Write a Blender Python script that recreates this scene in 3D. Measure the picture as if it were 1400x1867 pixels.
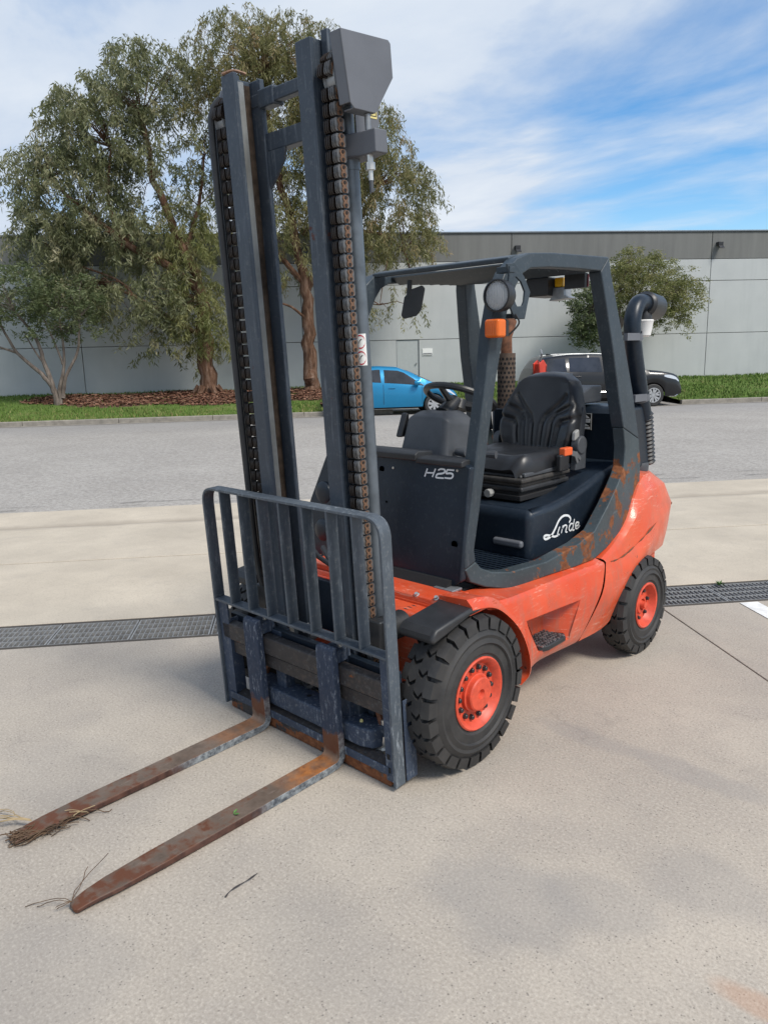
STAINS = [(1.22, -0.60, 0.30, 0.26, 0.36), (1.46, -0.40, 0.22, 0.14, 0.25), (1.40, 0.52, 0.30, 0.10, 0.35), (1.66, -0.10, 0.25, 0.2, 0.28), (0.9, 0.52, 0.3, 0.09, 0.3), (-0.5, -1.2, 0.5, 0.3, 0.2), (0.40, -1.72, 0.35, 0.25, 0.22), (0.95, -1.1, 0.4, 0.2, 0.15)]
import bpy, bmesh, math, random
import numpy as np
from mathutils import Matrix, Vector
random.seed(7); rng = np.random.default_rng(11)
scene = bpy.context.scene
COL = scene.collection
for o in list(bpy.data.objects): bpy.data.objects.remove(o)

# ------------------------------------------------------------------ camera, sky, sun, exposure
cam_data = bpy.data.cameras.new('camera'); cam = bpy.data.objects.new('camera', cam_data); COL.objects.link(cam)
cam_data.sensor_fit = 'HORIZONTAL'; cam_data.sensor_width = 36.0; cam_data.lens = 36.0*1382.24/1400.0
cam_data.clip_start = 0.05; cam_data.clip_end = 3000.0
r_ = Vector((0.72044287, 0.69309229, -0.02418976)); u_ = Vector((-0.12545685, 0.16455344, 0.97835717)); f_ = Vector((-0.68207232, 0.70181568, -0.20550453))
cam.matrix_world = Matrix(((r_.x, u_.x, -f_.x, 2.4506), (r_.y, u_.y, -f_.y, -2.3552), (r_.z, u_.z, -f_.z, 1.7201), (0, 0, 0, 1)))
scene.camera = cam

GAP1, GAP2 = (-0.33, 0.915, 0.205), (-0.44, 0.875, 0.185)
SUN_ELEV, SUN_AZ = math.radians(50), math.radians(88)      # azimuth measured from +Y (forklift rear) towards +X
sun_dir = Vector((math.cos(SUN_ELEV)*math.sin(SUN_AZ), math.cos(SUN_ELEV)*math.cos(SUN_AZ), math.sin(SUN_ELEV)))
sd = bpy.data.lights.new('sun', 'SUN'); sd.energy = 2.9; sd.angle = math.radians(18); sd.color = (1.0, 0.945, 0.86)
sun = bpy.data.objects.new('sun', sd); COL.objects.link(sun)
sun.rotation_euler = (-sun_dir).to_track_quat('-Z', 'Y').to_euler(); sun.location = sun_dir*60

world = bpy.data.worlds.new('World'); scene.world = world; world.use_nodes = True
wn, wl = world.node_tree.nodes, world.node_tree.links
wn.clear()
def W(t, **kw):
    n = wn.new(t)
    for k, v in kw.items(): setattr(n, k, v)
    return n
sky = W('ShaderNodeTexSky', sky_type='NISHITA'); sky.sun_disc = False; sky.sun_elevation = SUN_ELEV; sky.sun_rotation = SUN_AZ
sky.air_density = 1.0; sky.dust_density = 0.35; sky.ozone_density = 2.2
skyg = W('ShaderNodeHueSaturation'); skyg.inputs['Saturation'].default_value = 1.35; skyg.inputs['Value'].default_value = 1.12
wl.new(sky.outputs[0], skyg.inputs['Color'])
tc = W('ShaderNodeTexCoord')
# street axes: clouds run as a high thin layer: project the view direction on a plane overhead
sep = W('ShaderNodeSeparateXYZ'); wl.new(tc.outputs['Generated'], sep.inputs[0])
zc = W('ShaderNodeMath', operation='MAXIMUM'); wl.new(sep.outputs[2], zc.inputs[0]); zc.inputs[1].default_value = 0.02
za = W('ShaderNodeMath', operation='ADD'); wl.new(zc.outputs[0], za.inputs[0]); za.inputs[1].default_value = 0.12
dx = W('ShaderNodeMath', operation='DIVIDE'); wl.new(sep.outputs[0], dx.inputs[0]); wl.new(za.outputs[0], dx.inputs[1])
dy = W('ShaderNodeMath', operation='DIVIDE'); wl.new(sep.outputs[1], dy.inputs[0]); wl.new(za.outputs[0], dy.inputs[1])
cmb = W('ShaderNodeCombineXYZ'); wl.new(dx.outputs[0], cmb.inputs[0]); wl.new(dy.outputs[0], cmb.inputs[1])
mp = W('ShaderNodeMapping'); wl.new(cmb.outputs[0], mp.inputs[0])
mp.inputs['Rotation'].default_value = (0, 0, math.radians(-62)); mp.inputs['Scale'].default_value = (0.66, 1.0, 1.0); mp.inputs['Location'].default_value = (3.3, 1.9, 0)
n1 = W('ShaderNodeTexNoise'); n1.inputs['Scale'].default_value = 1.15; n1.inputs["Detail"].default_value = 10.0; n1.inputs["Roughness"].default_value = 0.58; n1.inputs['Distortion'].default_value = 0.35
wl.new(mp.outputs[0], n1.inputs['Vector'])
n2 = W('ShaderNodeTexNoise'); n2.inputs['Scale'].default_value = 0.45; n2.inputs['Detail'].default_value = 3.0
wl.new(mp.outputs[0], n2.inputs['Vector'])
am = W('ShaderNodeMath', operation='MULTIPLY_ADD'); wl.new(n2.outputs[0], am.inputs[0]); am.inputs[1].default_value = 0.35; wl.new(n1.outputs[0], am.inputs[2])
# the break in the cloud layer over the right-hand end of the warehouse
def gap(prev, d, c0, c1, k):
    dp = W('ShaderNodeVectorMath', operation='DOT_PRODUCT'); wl.new(tc.outputs['Generated'], dp.inputs[0]); dp.inputs[1].default_value = Vector(d).normalized()
    mr = W('ShaderNodeMapRange', interpolation_type='SMOOTHSTEP'); wl.new(dp.outputs['Value'], mr.inputs[0]); mr.inputs[1].default_value = c0; mr.inputs[2].default_value = c1; mr.inputs[3].default_value = 0.0; mr.inputs[4].default_value = k
    sb = W('ShaderNodeMath', operation='SUBTRACT'); wl.new(prev, sb.inputs[0]); wl.new(mr.outputs[0], sb.inputs[1]); return sb.outputs[0]
cv = gap(am.outputs[0], GAP1, math.cos(math.radians(13.5)), math.cos(math.radians(3)), 0.185)
cv = gap(cv, (-0.84, 0.43, 0.33), math.cos(math.radians(24)), math.cos(math.radians(5)), -0.09)
cv = gap(cv, (-0.36, 0.86, 0.345), math.cos(math.radians(10)), math.cos(math.radians(2)), -0.13)
cv = gap(cv, GAP2, math.cos(math.radians(10)), math.cos(math.radians(2)), 0.05)
ramp = W('ShaderNodeValToRGB'); wl.new(cv, ramp.inputs[0])
ramp.color_ramp.elements[0].position = 0.44; ramp.color_ramp.elements[0].color = (0, 0, 0, 1)
ramp.color_ramp.elements[1].position = 0.74; ramp.color_ramp.elements[1].color = (1, 1, 1, 1)
cr2 = W('ShaderNodeValToRGB'); wl.new(n1.outputs[0], cr2.inputs[0])
cr2.color_ramp.elements[0].position = 0.35; cr2.color_ramp.elements[0].color = (0.41, 0.50, 0.64, 1)
cr2.color_ramp.elements[1].position = 0.66; cr2.color_ramp.elements[1].color = (0.62, 0.67, 0.735, 1)
bg1 = W('ShaderNodeBackground'); bg1.inputs['Strength'].default_value = 0.12; wl.new(skyg.outputs[0], bg1.inputs['Color'])
bg2 = W('ShaderNodeBackground'); bg2.inputs['Strength'].default_value = 1.0; wl.new(cr2.outputs[0], bg2.inputs['Color'])
mx = W('ShaderNodeMixShader'); wl.new(ramp.outputs[0], mx.inputs[0]); wl.new(bg1.outputs[0], mx.inputs[1]); wl.new(bg2.outputs[0], mx.inputs[2])
wo = W('ShaderNodeOutputWorld'); wl.new(mx.outputs[0], wo.inputs[0])
scene.view_settings.view_transform = 'Standard'; scene.view_settings.look = 'None'
scene.view_settings.exposure = 0.34; scene.view_settings.gamma = 1.0; scene.view_settings.use_curve_mapping = False
scene.cycles.max_bounces = 4; scene.cycles.diffuse_bounces = 2; scene.cycles.glossy_bounces = 2; scene.cycles.transparent_max_bounces = 8

# ------------------------------------------------------------------ material helpers
class NT:
    def __init__(self, name):
        self.m = bpy.data.materials.new(name); self.m.use_nodes = True
        self.t = self.m.node_tree; self.n = self.t.nodes; self.l = self.t.links
        self.b = self.n['Principled BSDF']; self.tc = self.n.new('ShaderNodeTexCoord')
    def co(self, scale=(1, 1, 1), rot=(0, 0, 0), kind='Object', loc=(0, 0, 0)):
        mp = self.n.new('ShaderNodeMapping'); self.l.new(self.tc.outputs[kind], mp.inputs[0])
        mp.inputs['Scale'].default_value = scale; mp.inputs['Rotation'].default_value = rot; mp.inputs['Location'].default_value = loc
        return mp.outputs[0]
    def noise(self, scale, detail=4, rough=0.55, v=None, dist=0.0):
        n = self.n.new('ShaderNodeTexNoise'); n.inputs['Scale'].default_value = scale; n.inputs['Detail'].default_value = detail
        n.inputs['Roughness'].default_value = rough; n.inputs['Distortion'].default_value = dist
        self.l.new(v if v is not None else self.tc.outputs['Object'], n.inputs['Vector']); return n.outputs[0]
    def voro(self, scale, v=None, feature='F1', out=0):
        n = self.n.new('ShaderNodeTexVoronoi'); n.feature = feature; n.inputs['Scale'].default_value = scale
        self.l.new(v if v is not None else self.tc.outputs['Object'], n.inputs['Vector']); return n.outputs[out]
    def ramp(self, fac, *stops):
        n = self.n.new('ShaderNodeValToRGB'); self.l.new(fac, n.inputs[0]); e = n.color_ramp.elements
        while len(e) < len(stops): e.new(0.5)
        for i, (p, c) in enumerate(stops):
            e[i].position = p; e[i].color = (c, c, c, 1) if isinstance(c, (int, float)) else (*c, 1)
        return n.outputs[0]
    def mix(self, fac, a, b, mode='MIX'):
        n = self.n.new('ShaderNodeMix'); n.data_type = 'RGBA'; n.blend_type = mode
        for sock, v in ((n.inputs[0], fac), (n.inputs[6], a), (n.inputs[7], b)):
            if isinstance(v, (int, float)): sock.default_value = v if sock is n.inputs[0] or sock.type == 'VALUE' else (v, v, v, 1)
            elif isinstance(v, tuple): sock.default_value = (*v, 1)
            else: self.l.new(v, sock)
        return n.outputs[2]
    def math(self, op, a, b=0.0, c=0.0):
        n = self.n.new('ShaderNodeMath'); n.operation = op; n.use_clamp = False
        for s, v in zip(n.inputs, (a, b, c)):
            if isinstance(v, (int, float)): s.default_value = v
            else: self.l.new(v, s)
        return n.outputs[0]
    def sep(self, v=None):
        n = self.n.new('ShaderNodeSeparateXYZ'); self.l.new(v if v is not None else self.tc.outputs['Object'], n.inputs[0]); return n.outputs
    def band(self, x, a, b, c, d):      # 0 below a, 1 between b and c, 0 above d
        n = self.n.new('ShaderNodeMapRange'); n.clamp = True; self.l.new(x, n.inputs[0]); n.inputs[1].default_value = a; n.inputs[2].default_value = b
        m = self.n.new('ShaderNodeMapRange'); m.clamp = True; self.l.new(x, m.inputs[0]); m.inputs[1].default_value = d; m.inputs[2].default_value = c
        return self.math('MULTIPLY', n.outputs[0], m.outputs[0])
    def set(self, color=None, rough=None, metal=None, spec=None, coat=None):
        for key, v in (('Base Color', color), ('Roughness', rough), ('Metallic', metal), ('Specular IOR Level', spec), ('Coat Weight', coat)):
            if v is None: continue
            s = self.b.inputs[key]
            if isinstance(v, (int, float)): s.default_value = v
            elif isinstance(v, tuple): s.default_value = (*v, 1)
            else: self.l.new(v, s)
        return self
    def bump(self, h, strength=0.3, dist=0.01):
        n = self.n.new('ShaderNodeBump'); n.inputs['Strength'].default_value = strength; n.inputs['Distance'].default_value = dist
        self.l.new(h, n.inputs['Height']); self.l.new(n.outputs[0], self.b.inputs['Normal']); return self
M = {}
def plain(name, color, rough=0.5, metal=0.0, spec=0.5, var=0.12, vscale=14):
    t = NT(name); n = t.noise(vscale, 5, 0.6)
    lo = tuple(c*(1-var) for c in color); hi = tuple(min(1, c*(1+var)) for c in color)
    t.set(t.ramp(n, (0.3, lo), (0.7, hi)), rough, metal, spec); M[name] = t.m; return t

# dark blue-black truck paint, lightly dusty and scuffed
def dark_paint(name, base, scuff=0.35, scuffcol=(0.16, 0.19, 0.23), rough=0.36, streak=(60, 60, 6), rust=None, dust=0.25, th=(0.60, 0.72), rustcol=None, rth=0.66):
    t = NT(name)
    a = t.noise(3.0, 6, 0.6); c = t.mix(t.ramp(a, (0.35, 0.0), (0.7, 1.0)), base, tuple(min(1, x*1.55) for x in base))
    s = t.noise(1.0, 7, 0.72, t.co(streak)); big = t.noise(2.2, 3, 0.5)
    m = t.math('MULTIPLY', t.ramp(s, (th[0], 0.0), (th[1], 1.0)), t.ramp(big, (0.40, 0.15), (0.65, 1.0)))
    c = t.mix(t.math('MULTIPLY', m, scuff), c, scuffcol)
    d = t.noise(55, 3, 0.7); c = t.mix(t.math('MULTIPLY', t.ramp(d, (0.55, 0.0), (0.8, 1.0)), dust), c, (0.20, 0.21, 0.21))
    ro = t.math('ADD', t.math('MULTIPLY', a, 0.25), rough-0.08)
    if rust is not None:
        p = t.sep(); g = rust(t, p); rn = t.noise(9, 8, 0.68); rm = t.ramp(t.math('ADD', rn, t.math('MULTIPLY', g, 0.22)), (rth, 0.0), (rth+0.025, 1.0))
        rc = t.ramp(t.noise(38, 6, 0.7), *(rustcol or ((0.3, (0.085, 0.032, 0.016)), (0.55, (0.20, 0.072, 0.028)), (0.75, (0.30, 0.125, 0.055)))))
        c = t.mix(rm, c, rc); ro = t.mix(rm, ro, 0.85)
    t.set(c, ro, spec=0.32); t.bump(t.noise(30, 3, 0.6), 0.06, 0.004); M[name] = t.m; return t
dark_paint('navy_paint', (0.010, 0.016, 0.025), 0.3, (0.12, 0.14, 0.17), 0.30, dust=0.10)
dark_paint('mast_paint', (0.034, 0.044, 0.058), 0.7, (0.24, 0.27, 0.30), 0.34, (45, 45, 3.0), dust=0.35, th=(0.56, 0.70), rth=0.70,
    rust=lambda t, p: t.math('MULTIPLY', t.math('MULTIPLY', t.band(p[2], 2.08, 2.17, 2.18, 2.27), t.band(p[0], 0.1, 0.15, 0.25, 0.33)), 1.25), rustcol=((0.3, (0.060, 0.028, 0.026)), (0.7, (0.115, 0.050, 0.040))))
dark_paint('guard_paint', (0.028, 0.038, 0.047), 0.4, (0.20, 0.22, 0.24), 0.36, (30, 30, 8))
dark_paint('sill_paint', (0.038, 0.050, 0.056), 0.5, (0.18, 0.20, 0.20), 0.42, (30, 12, 30),
    rust=lambda t, p: t.math('SUBTRACT', t.math('MULTIPLY', t.band(p[1], 0.20, 0.75, 1.7, 1.9), t.band(p[2], 0.5, 0.62, 1.10, 1.30)), 0.35))
dark_paint('backrest_paint', (0.058, 0.070, 0.084), 0.95, (0.38, 0.42, 0.46), 0.40, (60, 60, 12), dust=0.7, th=(0.53, 0.72))
dark_paint('carriage_paint', (0.030, 0.042, 0.066), 1.0, (0.34, 0.38, 0.43), 0.55, (60, 60, 22), dust=0.75, th=(0.55, 0.72))
dark_paint('rail_worn', (0.030, 0.027, 0.027), 0.75, (0.17, 0.12, 0.09), 0.5, (30, 40, 34), dust=0.4, th=(0.50, 0.72),
    rust=lambda t, p: t.math('ADD', t.band(p[2], -0.05, 0.0, 0.06, 0.1), 0.0))
# forks: bare brown steel, rust at the heel, blue paint left on the shank
t = NT('fork_steel'); p = t.sep(); nx = t.math('ABSOLUTE', t.sep(t.tc.outputs['Normal'])[0])
side = t.ramp(nx, (0.55, 0.0), (0.8, 1.0))
bl = t.mix(t.ramp(t.noise(9, 8, 0.7), (0.32, 0.0), (0.70, 1.0)), (0.098, 0.070, 0.052), (0.200, 0.150, 0.115))
bl = t.mix(t.math('MULTIPLY', t.ramp(t.noise(1, 6, 0.75, t.co((60, 9, 20))), (0.56, 0.0), (0.72, 1.0)), 0.5), bl, (0.30, 0.24, 0.20))
rust = t.ramp(t.noise(16, 7, 0.7), (0.3, (0.13, 0.045, 0.018)), (0.5, (0.32, 0.12, 0.035)), (0.72, (0.50, 0.20, 0.06)))
bl = t.mix(t.math('MULTIPLY', t.math('MULTIPLY', t.band(p[1], -0.72, -0.60, -0.44, -0.40), t.ramp(t.math('ADD', p[0], 0.5), (0.35, 0.45), (0.55, 1.0))), t.ramp(t.noise(7, 5, 0.6), (0.32, 0.0), (0.55, 1.0))), bl, rust)
pn = t.mix(t.ramp(t.noise(1, 9, 0.78, t.co((75, 75, 20))), (0.54, 0.0), (0.72, 1.0)), (0.026, 0.038, 0.066), (0.34, 0.38, 0.43))
pn2 = t.mix(t.ramp(t.noise(30, 8, 0.75), (0.40, 0.0), (0.62, 1.0)), (0.060, 0.070, 0.085), (0.30, 0.33, 0.35))
sd_ = t.mix(t.band(t.math('ADD', p[1], t.math('MULTIPLY', t.noise(8, 5, 0.6), 0.5)), -0.68, -0.50, 3, 4), t.ramp(t.noise(20, 6, 0.7), (0.35, (0.040, 0.020, 0.017)), (0.7, (0.125, 0.062, 0.045))), pn2)
bl = t.mix(side, bl, sd_)  # sides: maroon steel and blue paint, darkened in colour to read as shaded
zz_ = t.math('ADD', p[2], t.math('MULTIPLY', t.noise(18, 5, 0.6), 0.14))
c = t.mix(t.band(zz_, 0.215, 0.242, 3, 4), bl, pn)
c = t.mix(t.math('MULTIPLY', t.band(zz_, 0.15, 0.175, 0.23, 0.255), t.math('SUBTRACT', 1.0, t.math('MULTIPLY', side, 0.7))), c, (0.12, 0.045, 0.022))
t.set(c, t.ramp(t.noise(20, 4), (0.3, 0.5), (0.7, 0.78)), 0.1, spec=0.35); t.bump(t.noise(45, 4, 0.7), 0.25, 0.004); M['fork_steel'] = t.m
# orange body paint, faded, scraped, dirty towards scratches
t = NT('orange_paint'); p = t.sep()
fade = t.ramp(t.noise(2.2, 7, 0.62), (0.33, 0.0), (0.70, 1.0))
c = t.mix(fade, (0.61, 0.058, 0.014), (0.69, 0.125, 0.050))
sc = t.ramp(t.noise(1, 7, 0.8, t.co((7, 11, 85), (0.55, 0, 0))), (0.555, 0.0), (0.60, 1.0))
sc = t.math('MULTIPLY', sc, t.ramp(t.noise(4.2, 2, 0.5), (0.40, 0.0), (0.58, 1.0)))
c = t.mix(t.math('MULTIPLY', sc, 0.55), c, (0.84, 0.47, 0.36))
run = t.ramp(t.noise(1, 6, 0.65, t.co((26, 26, 2.2))), (0.50, 0.0), (0.72, 1.0))      # grime washed down the panels
c = t.mix(t.math('MULTIPLY', run, t.math('ADD', t.math('MULTIPLY', t.band(p[2], -1, 0.0, 0.28, 0.66), 0.70), 0.14)), c, (0.30, 0.16, 0.115))
c = t.mix(t.math('MULTIPLY', t.ramp(t.noise(7, 8, 0.72), (0.48, 0.0), (0.74, 1.0)), 0.50), c, (0.26, 0.115, 0.078))
chip = t.ramp(t.noise(20, 6, 0.72), (0.675, 0.0), (0.69, 1.0)); c = t.mix(chip, c, (0.085, 0.058, 0.045))
t.set(c, t.ramp(t.noise(9, 5), (0.3, 0.24), (0.75, 0.52)), coat=0.15); t.bump(t.noise(26, 3), 0.05, 0.004); M['orange_paint'] = t.m
plain('wheel_orange', (0.62, 0.075, 0.035), 0.45, var=0.22, vscale=30)
plain('red_plastic', (0.60, 0.045, 0.02), 0.4)
# rubber
t = NT('tyre_rubber'); d = t.ramp(t.noise(7, 7, 0.7), (0.35, 0.0), (0.75, 1.0))
t.set(t.mix(d, (0.017, 0.017, 0.018), (0.050, 0.047, 0.044)), t.ramp(d, (0.0, 0.55), (1.0, 0.8))); t.bump(t.noise(60, 4), 0.1, 0.003); M['tyre_rubber'] = t.m
plain('black_rubber', (0.022, 0.023, 0.025), 0.5, var=0.3)
plain('black_plastic', (0.018, 0.019, 0.021), 0.42, var=0.25)
plain('grey_plastic', (0.055, 0.060, 0.068), 0.55, var=0.15)
plain('grille_black', (0.006, 0.006, 0.007), 0.8)
t = NT('seat_vinyl'); t.set(t.mix(t.ramp(t.noise(5, 4), (0.3, 0.0), (0.7, 1.0)), (0.011, 0.012, 0.014), (0.021, 0.022, 0.025)), t.ramp(t.noise(12, 5), (0.3, 0.3), (0.7, 0.46)))
t.bump(t.voro(420), 0.05, 0.001); M['seat_vinyl'] = t.m
plain('seat_dusty', (0.034, 0.031, 0.028), 0.7, var=0.4)
plain('light_grey_plastic', (0.30, 0.30, 0.29), 0.5)
plain('grey_steel', (0.26, 0.27, 0.28), 0.42, 0.6, var=0.25)
plain('cover_grey', (0.115, 0.122, 0.138), 0.5, var=0.1, vscale=5)
plain('cylinder_grey', (0.115, 0.135, 0.155), 0.36, 0.3, var=0.25)
plain('web_grey', (0.21, 0.22, 0.22), 0.45, 0.2, var=0.3, vscale=6)
plain('zinc', (0.62, 0.60, 0.56), 0.35, 0.8, var=0.15)
plain('chain_dark', (0.020, 0.014, 0.011), 0.5, 0.2, var=0.4)
plain('chain_steel', (0.135, 0.132, 0.13), 0.4, 0.5, var=0.4, vscale=60)
plain('chain_bronze', (0.165, 0.092, 0.055), 0.5, 0.25, var=0.4, vscale=60)
plain('rust_metal', (0.15, 0.062, 0.032), 0.8, 0.1, var=0.5, vscale=30)
plain('exhaust_brown', (0.115, 0.082, 0.062), 0.65, 0.3, var=0.45, vscale=30)
plain('greasy_steel', (0.075, 0.055, 0.042), 0.35, 0.4, var=0.5, vscale=20)
plain('sticker_white', (0.78, 0.78, 0.76), 0.45, var=0.04)
plain('sticker_red', (0.50, 0.03, 0.05), 0.5)
plain('sticker_black', (0.02, 0.02, 0.02), 0.5)
plain('sticker_yellow', (0.72, 0.62, 0.25), 0.5, var=0.08)
plain('logo_white', (0.80, 0.82, 0.82), 0.4, var=0.03)
t = plain('amber_lens', (0.78, 0.15, 0.012), 0.22); t.b.inputs['Transmission Weight'].default_value = 0.15
t = plain('orange_buckle', (0.72, 0.12, 0.03), 0.4)
plain('yellow_lens', (0.80, 0.42, 0.01), 0.25)
plain('reflector_silver', (0.80, 0.80, 0.78), 0.32, 0.75, var=0.02)
plain('chrome', (0.75, 0.76, 0.77), 0.08, 1.0, var=0.02)
t = NT('lamp_glass'); t.set((0.9, 0.92, 0.93), 0.08); tp = t.n.new('ShaderNodeBsdfTransparent'); ms_ = t.n.new('ShaderNodeMixShader'); ms_.inputs[0].default_value = 0.30; t.l.new(tp.outputs[0], ms_.inputs[1]); t.l.new(t.b.outputs[0], ms_.inputs[2]); t.l.new(ms_.outputs[0], t.n['Material Output'].inputs[0])
w = t.n.new('ShaderNodeTexWave'); w.bands_direction = 'X'; w.inputs['Scale'].default_value = 38; t.l.new(t.tc.outputs['Object'], w.inputs[0]); t.bump(w.outputs[0], 0.5, 0.004); M['lamp_glass'] = t.m
# ground
t = NT('concrete'); big = t.noise(0.8, 6, 0.65); mid = t.noise(2.6, 6, 0.62); fine = t.noise(95, 2.5, 0.7)
c = t.mix(t.ramp(big, (0.33, 0.0), (0.68, 1.0)), (0.335, 0.296, 0.252), (0.455, 0.400, 0.332))
c = t.mix(t.math('MULTIPLY', t.ramp(mid, (0.48, 0.0), (0.75, 1.0)), 0.42), c, (0.285, 0.256, 0.232))
c = t.mix(t.math('MULTIPLY', t.ramp(fine, (0.32, 1.0), (0.50, 0.0)), 0.40), c, (0.24, 0.205, 0.165))
c = t.mix(t.math('MULTIPLY', t.ramp(fine, (0.52, 0.0), (0.70, 1.0)), 0.36), c, (0.66, 0.60, 0.50))
pit = t.math('MULTIPLY', t.ramp(t.voro(60), (0.13, 1.0), (0.22, 0.0)), t.ramp(t.noise(17, 4, 0.6), (0.44, 0.0), (0.54, 1.0)))
c = t.mix(t.math('MULTIPLY', pit, 0.6), c, (0.10, 0.09, 0.08))
p = t.sep()
bn_ = t.math('MULTIPLY', t.math('SUBTRACT', t.noise(2.4, 5, 0.6), 0.5), 1.3)
def blob(x, y, rx, ry, soft=0.5):      # a stain of its own shape on the slab
    dx = t.math('MULTIPLY', t.math('SUBTRACT', p[0], x), 1/rx); dy = t.math('MULTIPLY', t.math('SUBTRACT', p[1], y), 1/ry)
    dd = t.math('SQRT', t.math('ADD', t.math('MULTIPLY', dx, dx), t.math('MULTIPLY', dy, dy)))
    dd = t.math('ADD', dd, bn_)
    return t.ramp(dd, (soft, 1.0), (1.0, 0.0))
for (x, y, rx, ry, k) in STAINS: c = t.mix(t.math('MULTIPLY', blob(x, y, rx, ry, 0.62), k), c, (0.245, 0.232, 0.222))
vm = t.n.new('ShaderNodeVectorMath'); vm.operation = 'ADD'; t.l.new(t.co((1, 1, 1), loc=(0.37, 0.1, 0)), vm.inputs[0]); nz = t.n.new('ShaderNodeTexNoise'); nz.inputs['Scale'].default_value = 3.0; nz.inputs['Detail'].default_value = 5; t.l.new(t.tc.outputs['Object'], nz.inputs['Vector']); vs_ = t.n.new('ShaderNodeVectorMath'); vs_.operation = 'SCALE'; vs_.inputs['Scale'].default_value = 0.45; t.l.new(nz.outputs['Color'], vs_.inputs[0]); t.l.new(vs_.outputs[0], vm.inputs[1])
hc = t.ramp(t.voro(0.5, vm.outputs[0], 'DISTANCE_TO_EDGE'), (0.0, 1.0), (0.0022, 0.0))
c = t.mix(t.math('MULTIPLY', t.math('MULTIPLY', hc, t.ramp(mid, (0.50, 0.0), (0.60, 1.0))), 0.25), c, (0.17, 0.15, 0.13))
c = t.mix(t.math('MULTIPLY', blob(1.95, -0.47, 0.13, 0.055), 0.3), c, (0.45, 0.20, 0.09))
t.set(c, 0.86, spec=0.3); t.bump(fine, 0.35, 0.004); M['concrete'] = t.m
t = NT('concrete_pale'); big = t.noise(0.9, 6, 0.65); fine = t.noise(80, 2.5, 0.7); mid = t.noise(4.5, 5, 0.65)
c = t.mix(t.ramp(big, (0.33, 0.0), (0.68, 1.0)), (0.430, 0.375, 0.300), (0.560, 0.490, 0.390))
c = t.mix(t.math('MULTIPLY', t.ramp(fine, (0.32, 1.0), (0.50, 0.0)), 0.35), c, (0.27, 0.225, 0.175)); c = t.mix(t.math('MULTIPLY', t.ramp(mid, (0.55, 0.0), (0.78, 1.0)), 0.4), c, (0.33, 0.295, 0.255))
p = t.sep(); tt_ = t.math('ADD', t.math('MULTIPLY', p[0], -math.sin(0.8836)), t.math('MULTIPLY', p[1], math.cos(0.8836)))
tt_ = t.math('ADD', tt_, t.math('MULTIPLY', t.noise(1.3, 4, 0.6), 0.5)); c = t.mix(t.math('MULTIPLY', t.band(tt_, 5.45, 5.60, 5.68, 5.85), 0.45), c, (0.235, 0.195, 0.155))      # silt lying in the dish gutter
t.set(c, 0.86, spec=0.3); t.bump(fine, 0.3, 0.004); M['concrete_pale'] = t.m
t = NT('asphalt'); f1 = t.noise(60, 3, 0.75); f2 = t.noise(17, 4, 0.8); b1 = t.noise(0.5, 5, 0.6)
c = t.mix(t.ramp(b1, (0.3, 0.0), (0.7, 1.0)), (0.325, 0.300, 0.270), (0.395, 0.368, 0.332))
c = t.mix(t.math('MULTIPLY', t.ramp(f1, (0.35, 1.0), (0.5, 0.0)), 0.5), c, (0.13, 0.125, 0.12))
c = t.mix(t.math('MULTIPLY', t.ramp(f2, (0.36, 1.0), (0.5, 0.0)), 0.45), c, (0.15, 0.145, 0.14))
c = t.mix(t.math('MULTIPLY', t.ramp(f2, (0.52, 0.0), (0.68, 1.0)), 0.45), c, (0.54, 0.52, 0.49))
p = t.sep(); tt_ = t.math('ADD', t.math('MULTIPLY', p[0], -math.sin(0.8836)), t.math('MULTIPLY', p[1], math.cos(0.8836)))
c = t.mix(t.math('MULTIPLY', t.band(tt_, 15.5, 18.5, 30, 31), 0.35), c, (0.20, 0.20, 0.21))      # darker and greyer along the far lane
t.set(c, 0.9, spec=0.3); t.bump(f1, 0.5, 0.008); M['asphalt'] = t.m
plain('tar', (0.035, 0.034, 0.034), 0.8)
plain('kerb_concrete', (0.255, 0.232, 0.198), 0.9, var=0.25, vscale=5)
plain('line_paint', (0.72, 0.71, 0.68), 0.7, var=0.15)
plain('joint_dark', (0.07, 0.06, 0.05), 0.9, var=0.3)
t = NT('galvanised'); t.set(t.ramp(t.noise(25, 6, 0.7), (0.3, (0.22, 0.22, 0.22)), (0.7, (0.42, 0.42, 0.41))), 0.5, 0.25); M['galvanised'] = t.m
t = NT('grass_ground'); n = t.noise(1.2, 6, 0.65); c = t.ramp(n, (0.3, (0.070, 0.115, 0.022)), (0.5, (0.100, 0.160, 0.034)), (0.72, (0.165, 0.165, 0.062)))
p = t.sep(); t.set(c, 0.9, spec=0.2); t.bump(t.noise(22, 4, 0.7), 0.8, 0.03); M['grass_ground'] = t.m
t = NT('grass_blade'); at = t.n.new('ShaderNodeAttribute'); at.attribute_name = 'tint'
t.set(t.ramp(at.outputs['Fac'], (0.0, (0.060, 0.110, 0.020)), (0.6, (0.125, 0.200, 0.040)), (1.0, (0.27, 0.23, 0.10))), 0.7, spec=0.25); M['grass_blade'] = t.m
t = NT('mulch_bark'); at = t.n.new('ShaderNodeAttribute'); at.attribute_name = 'tint'
t.set(t.ramp(at.outputs['Fac'], (0.0, (0.075, 0.034, 0.022)), (0.5, (0.185, 0.088, 0.056)), (1.0, (0.33, 0.20, 0.135))), 0.9, spec=0.2); M['mulch_bark'] = t.m
plain('mulch_ground', (0.115, 0.058, 0.038), 0.95, var=0.5, vscale=6)
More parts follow.
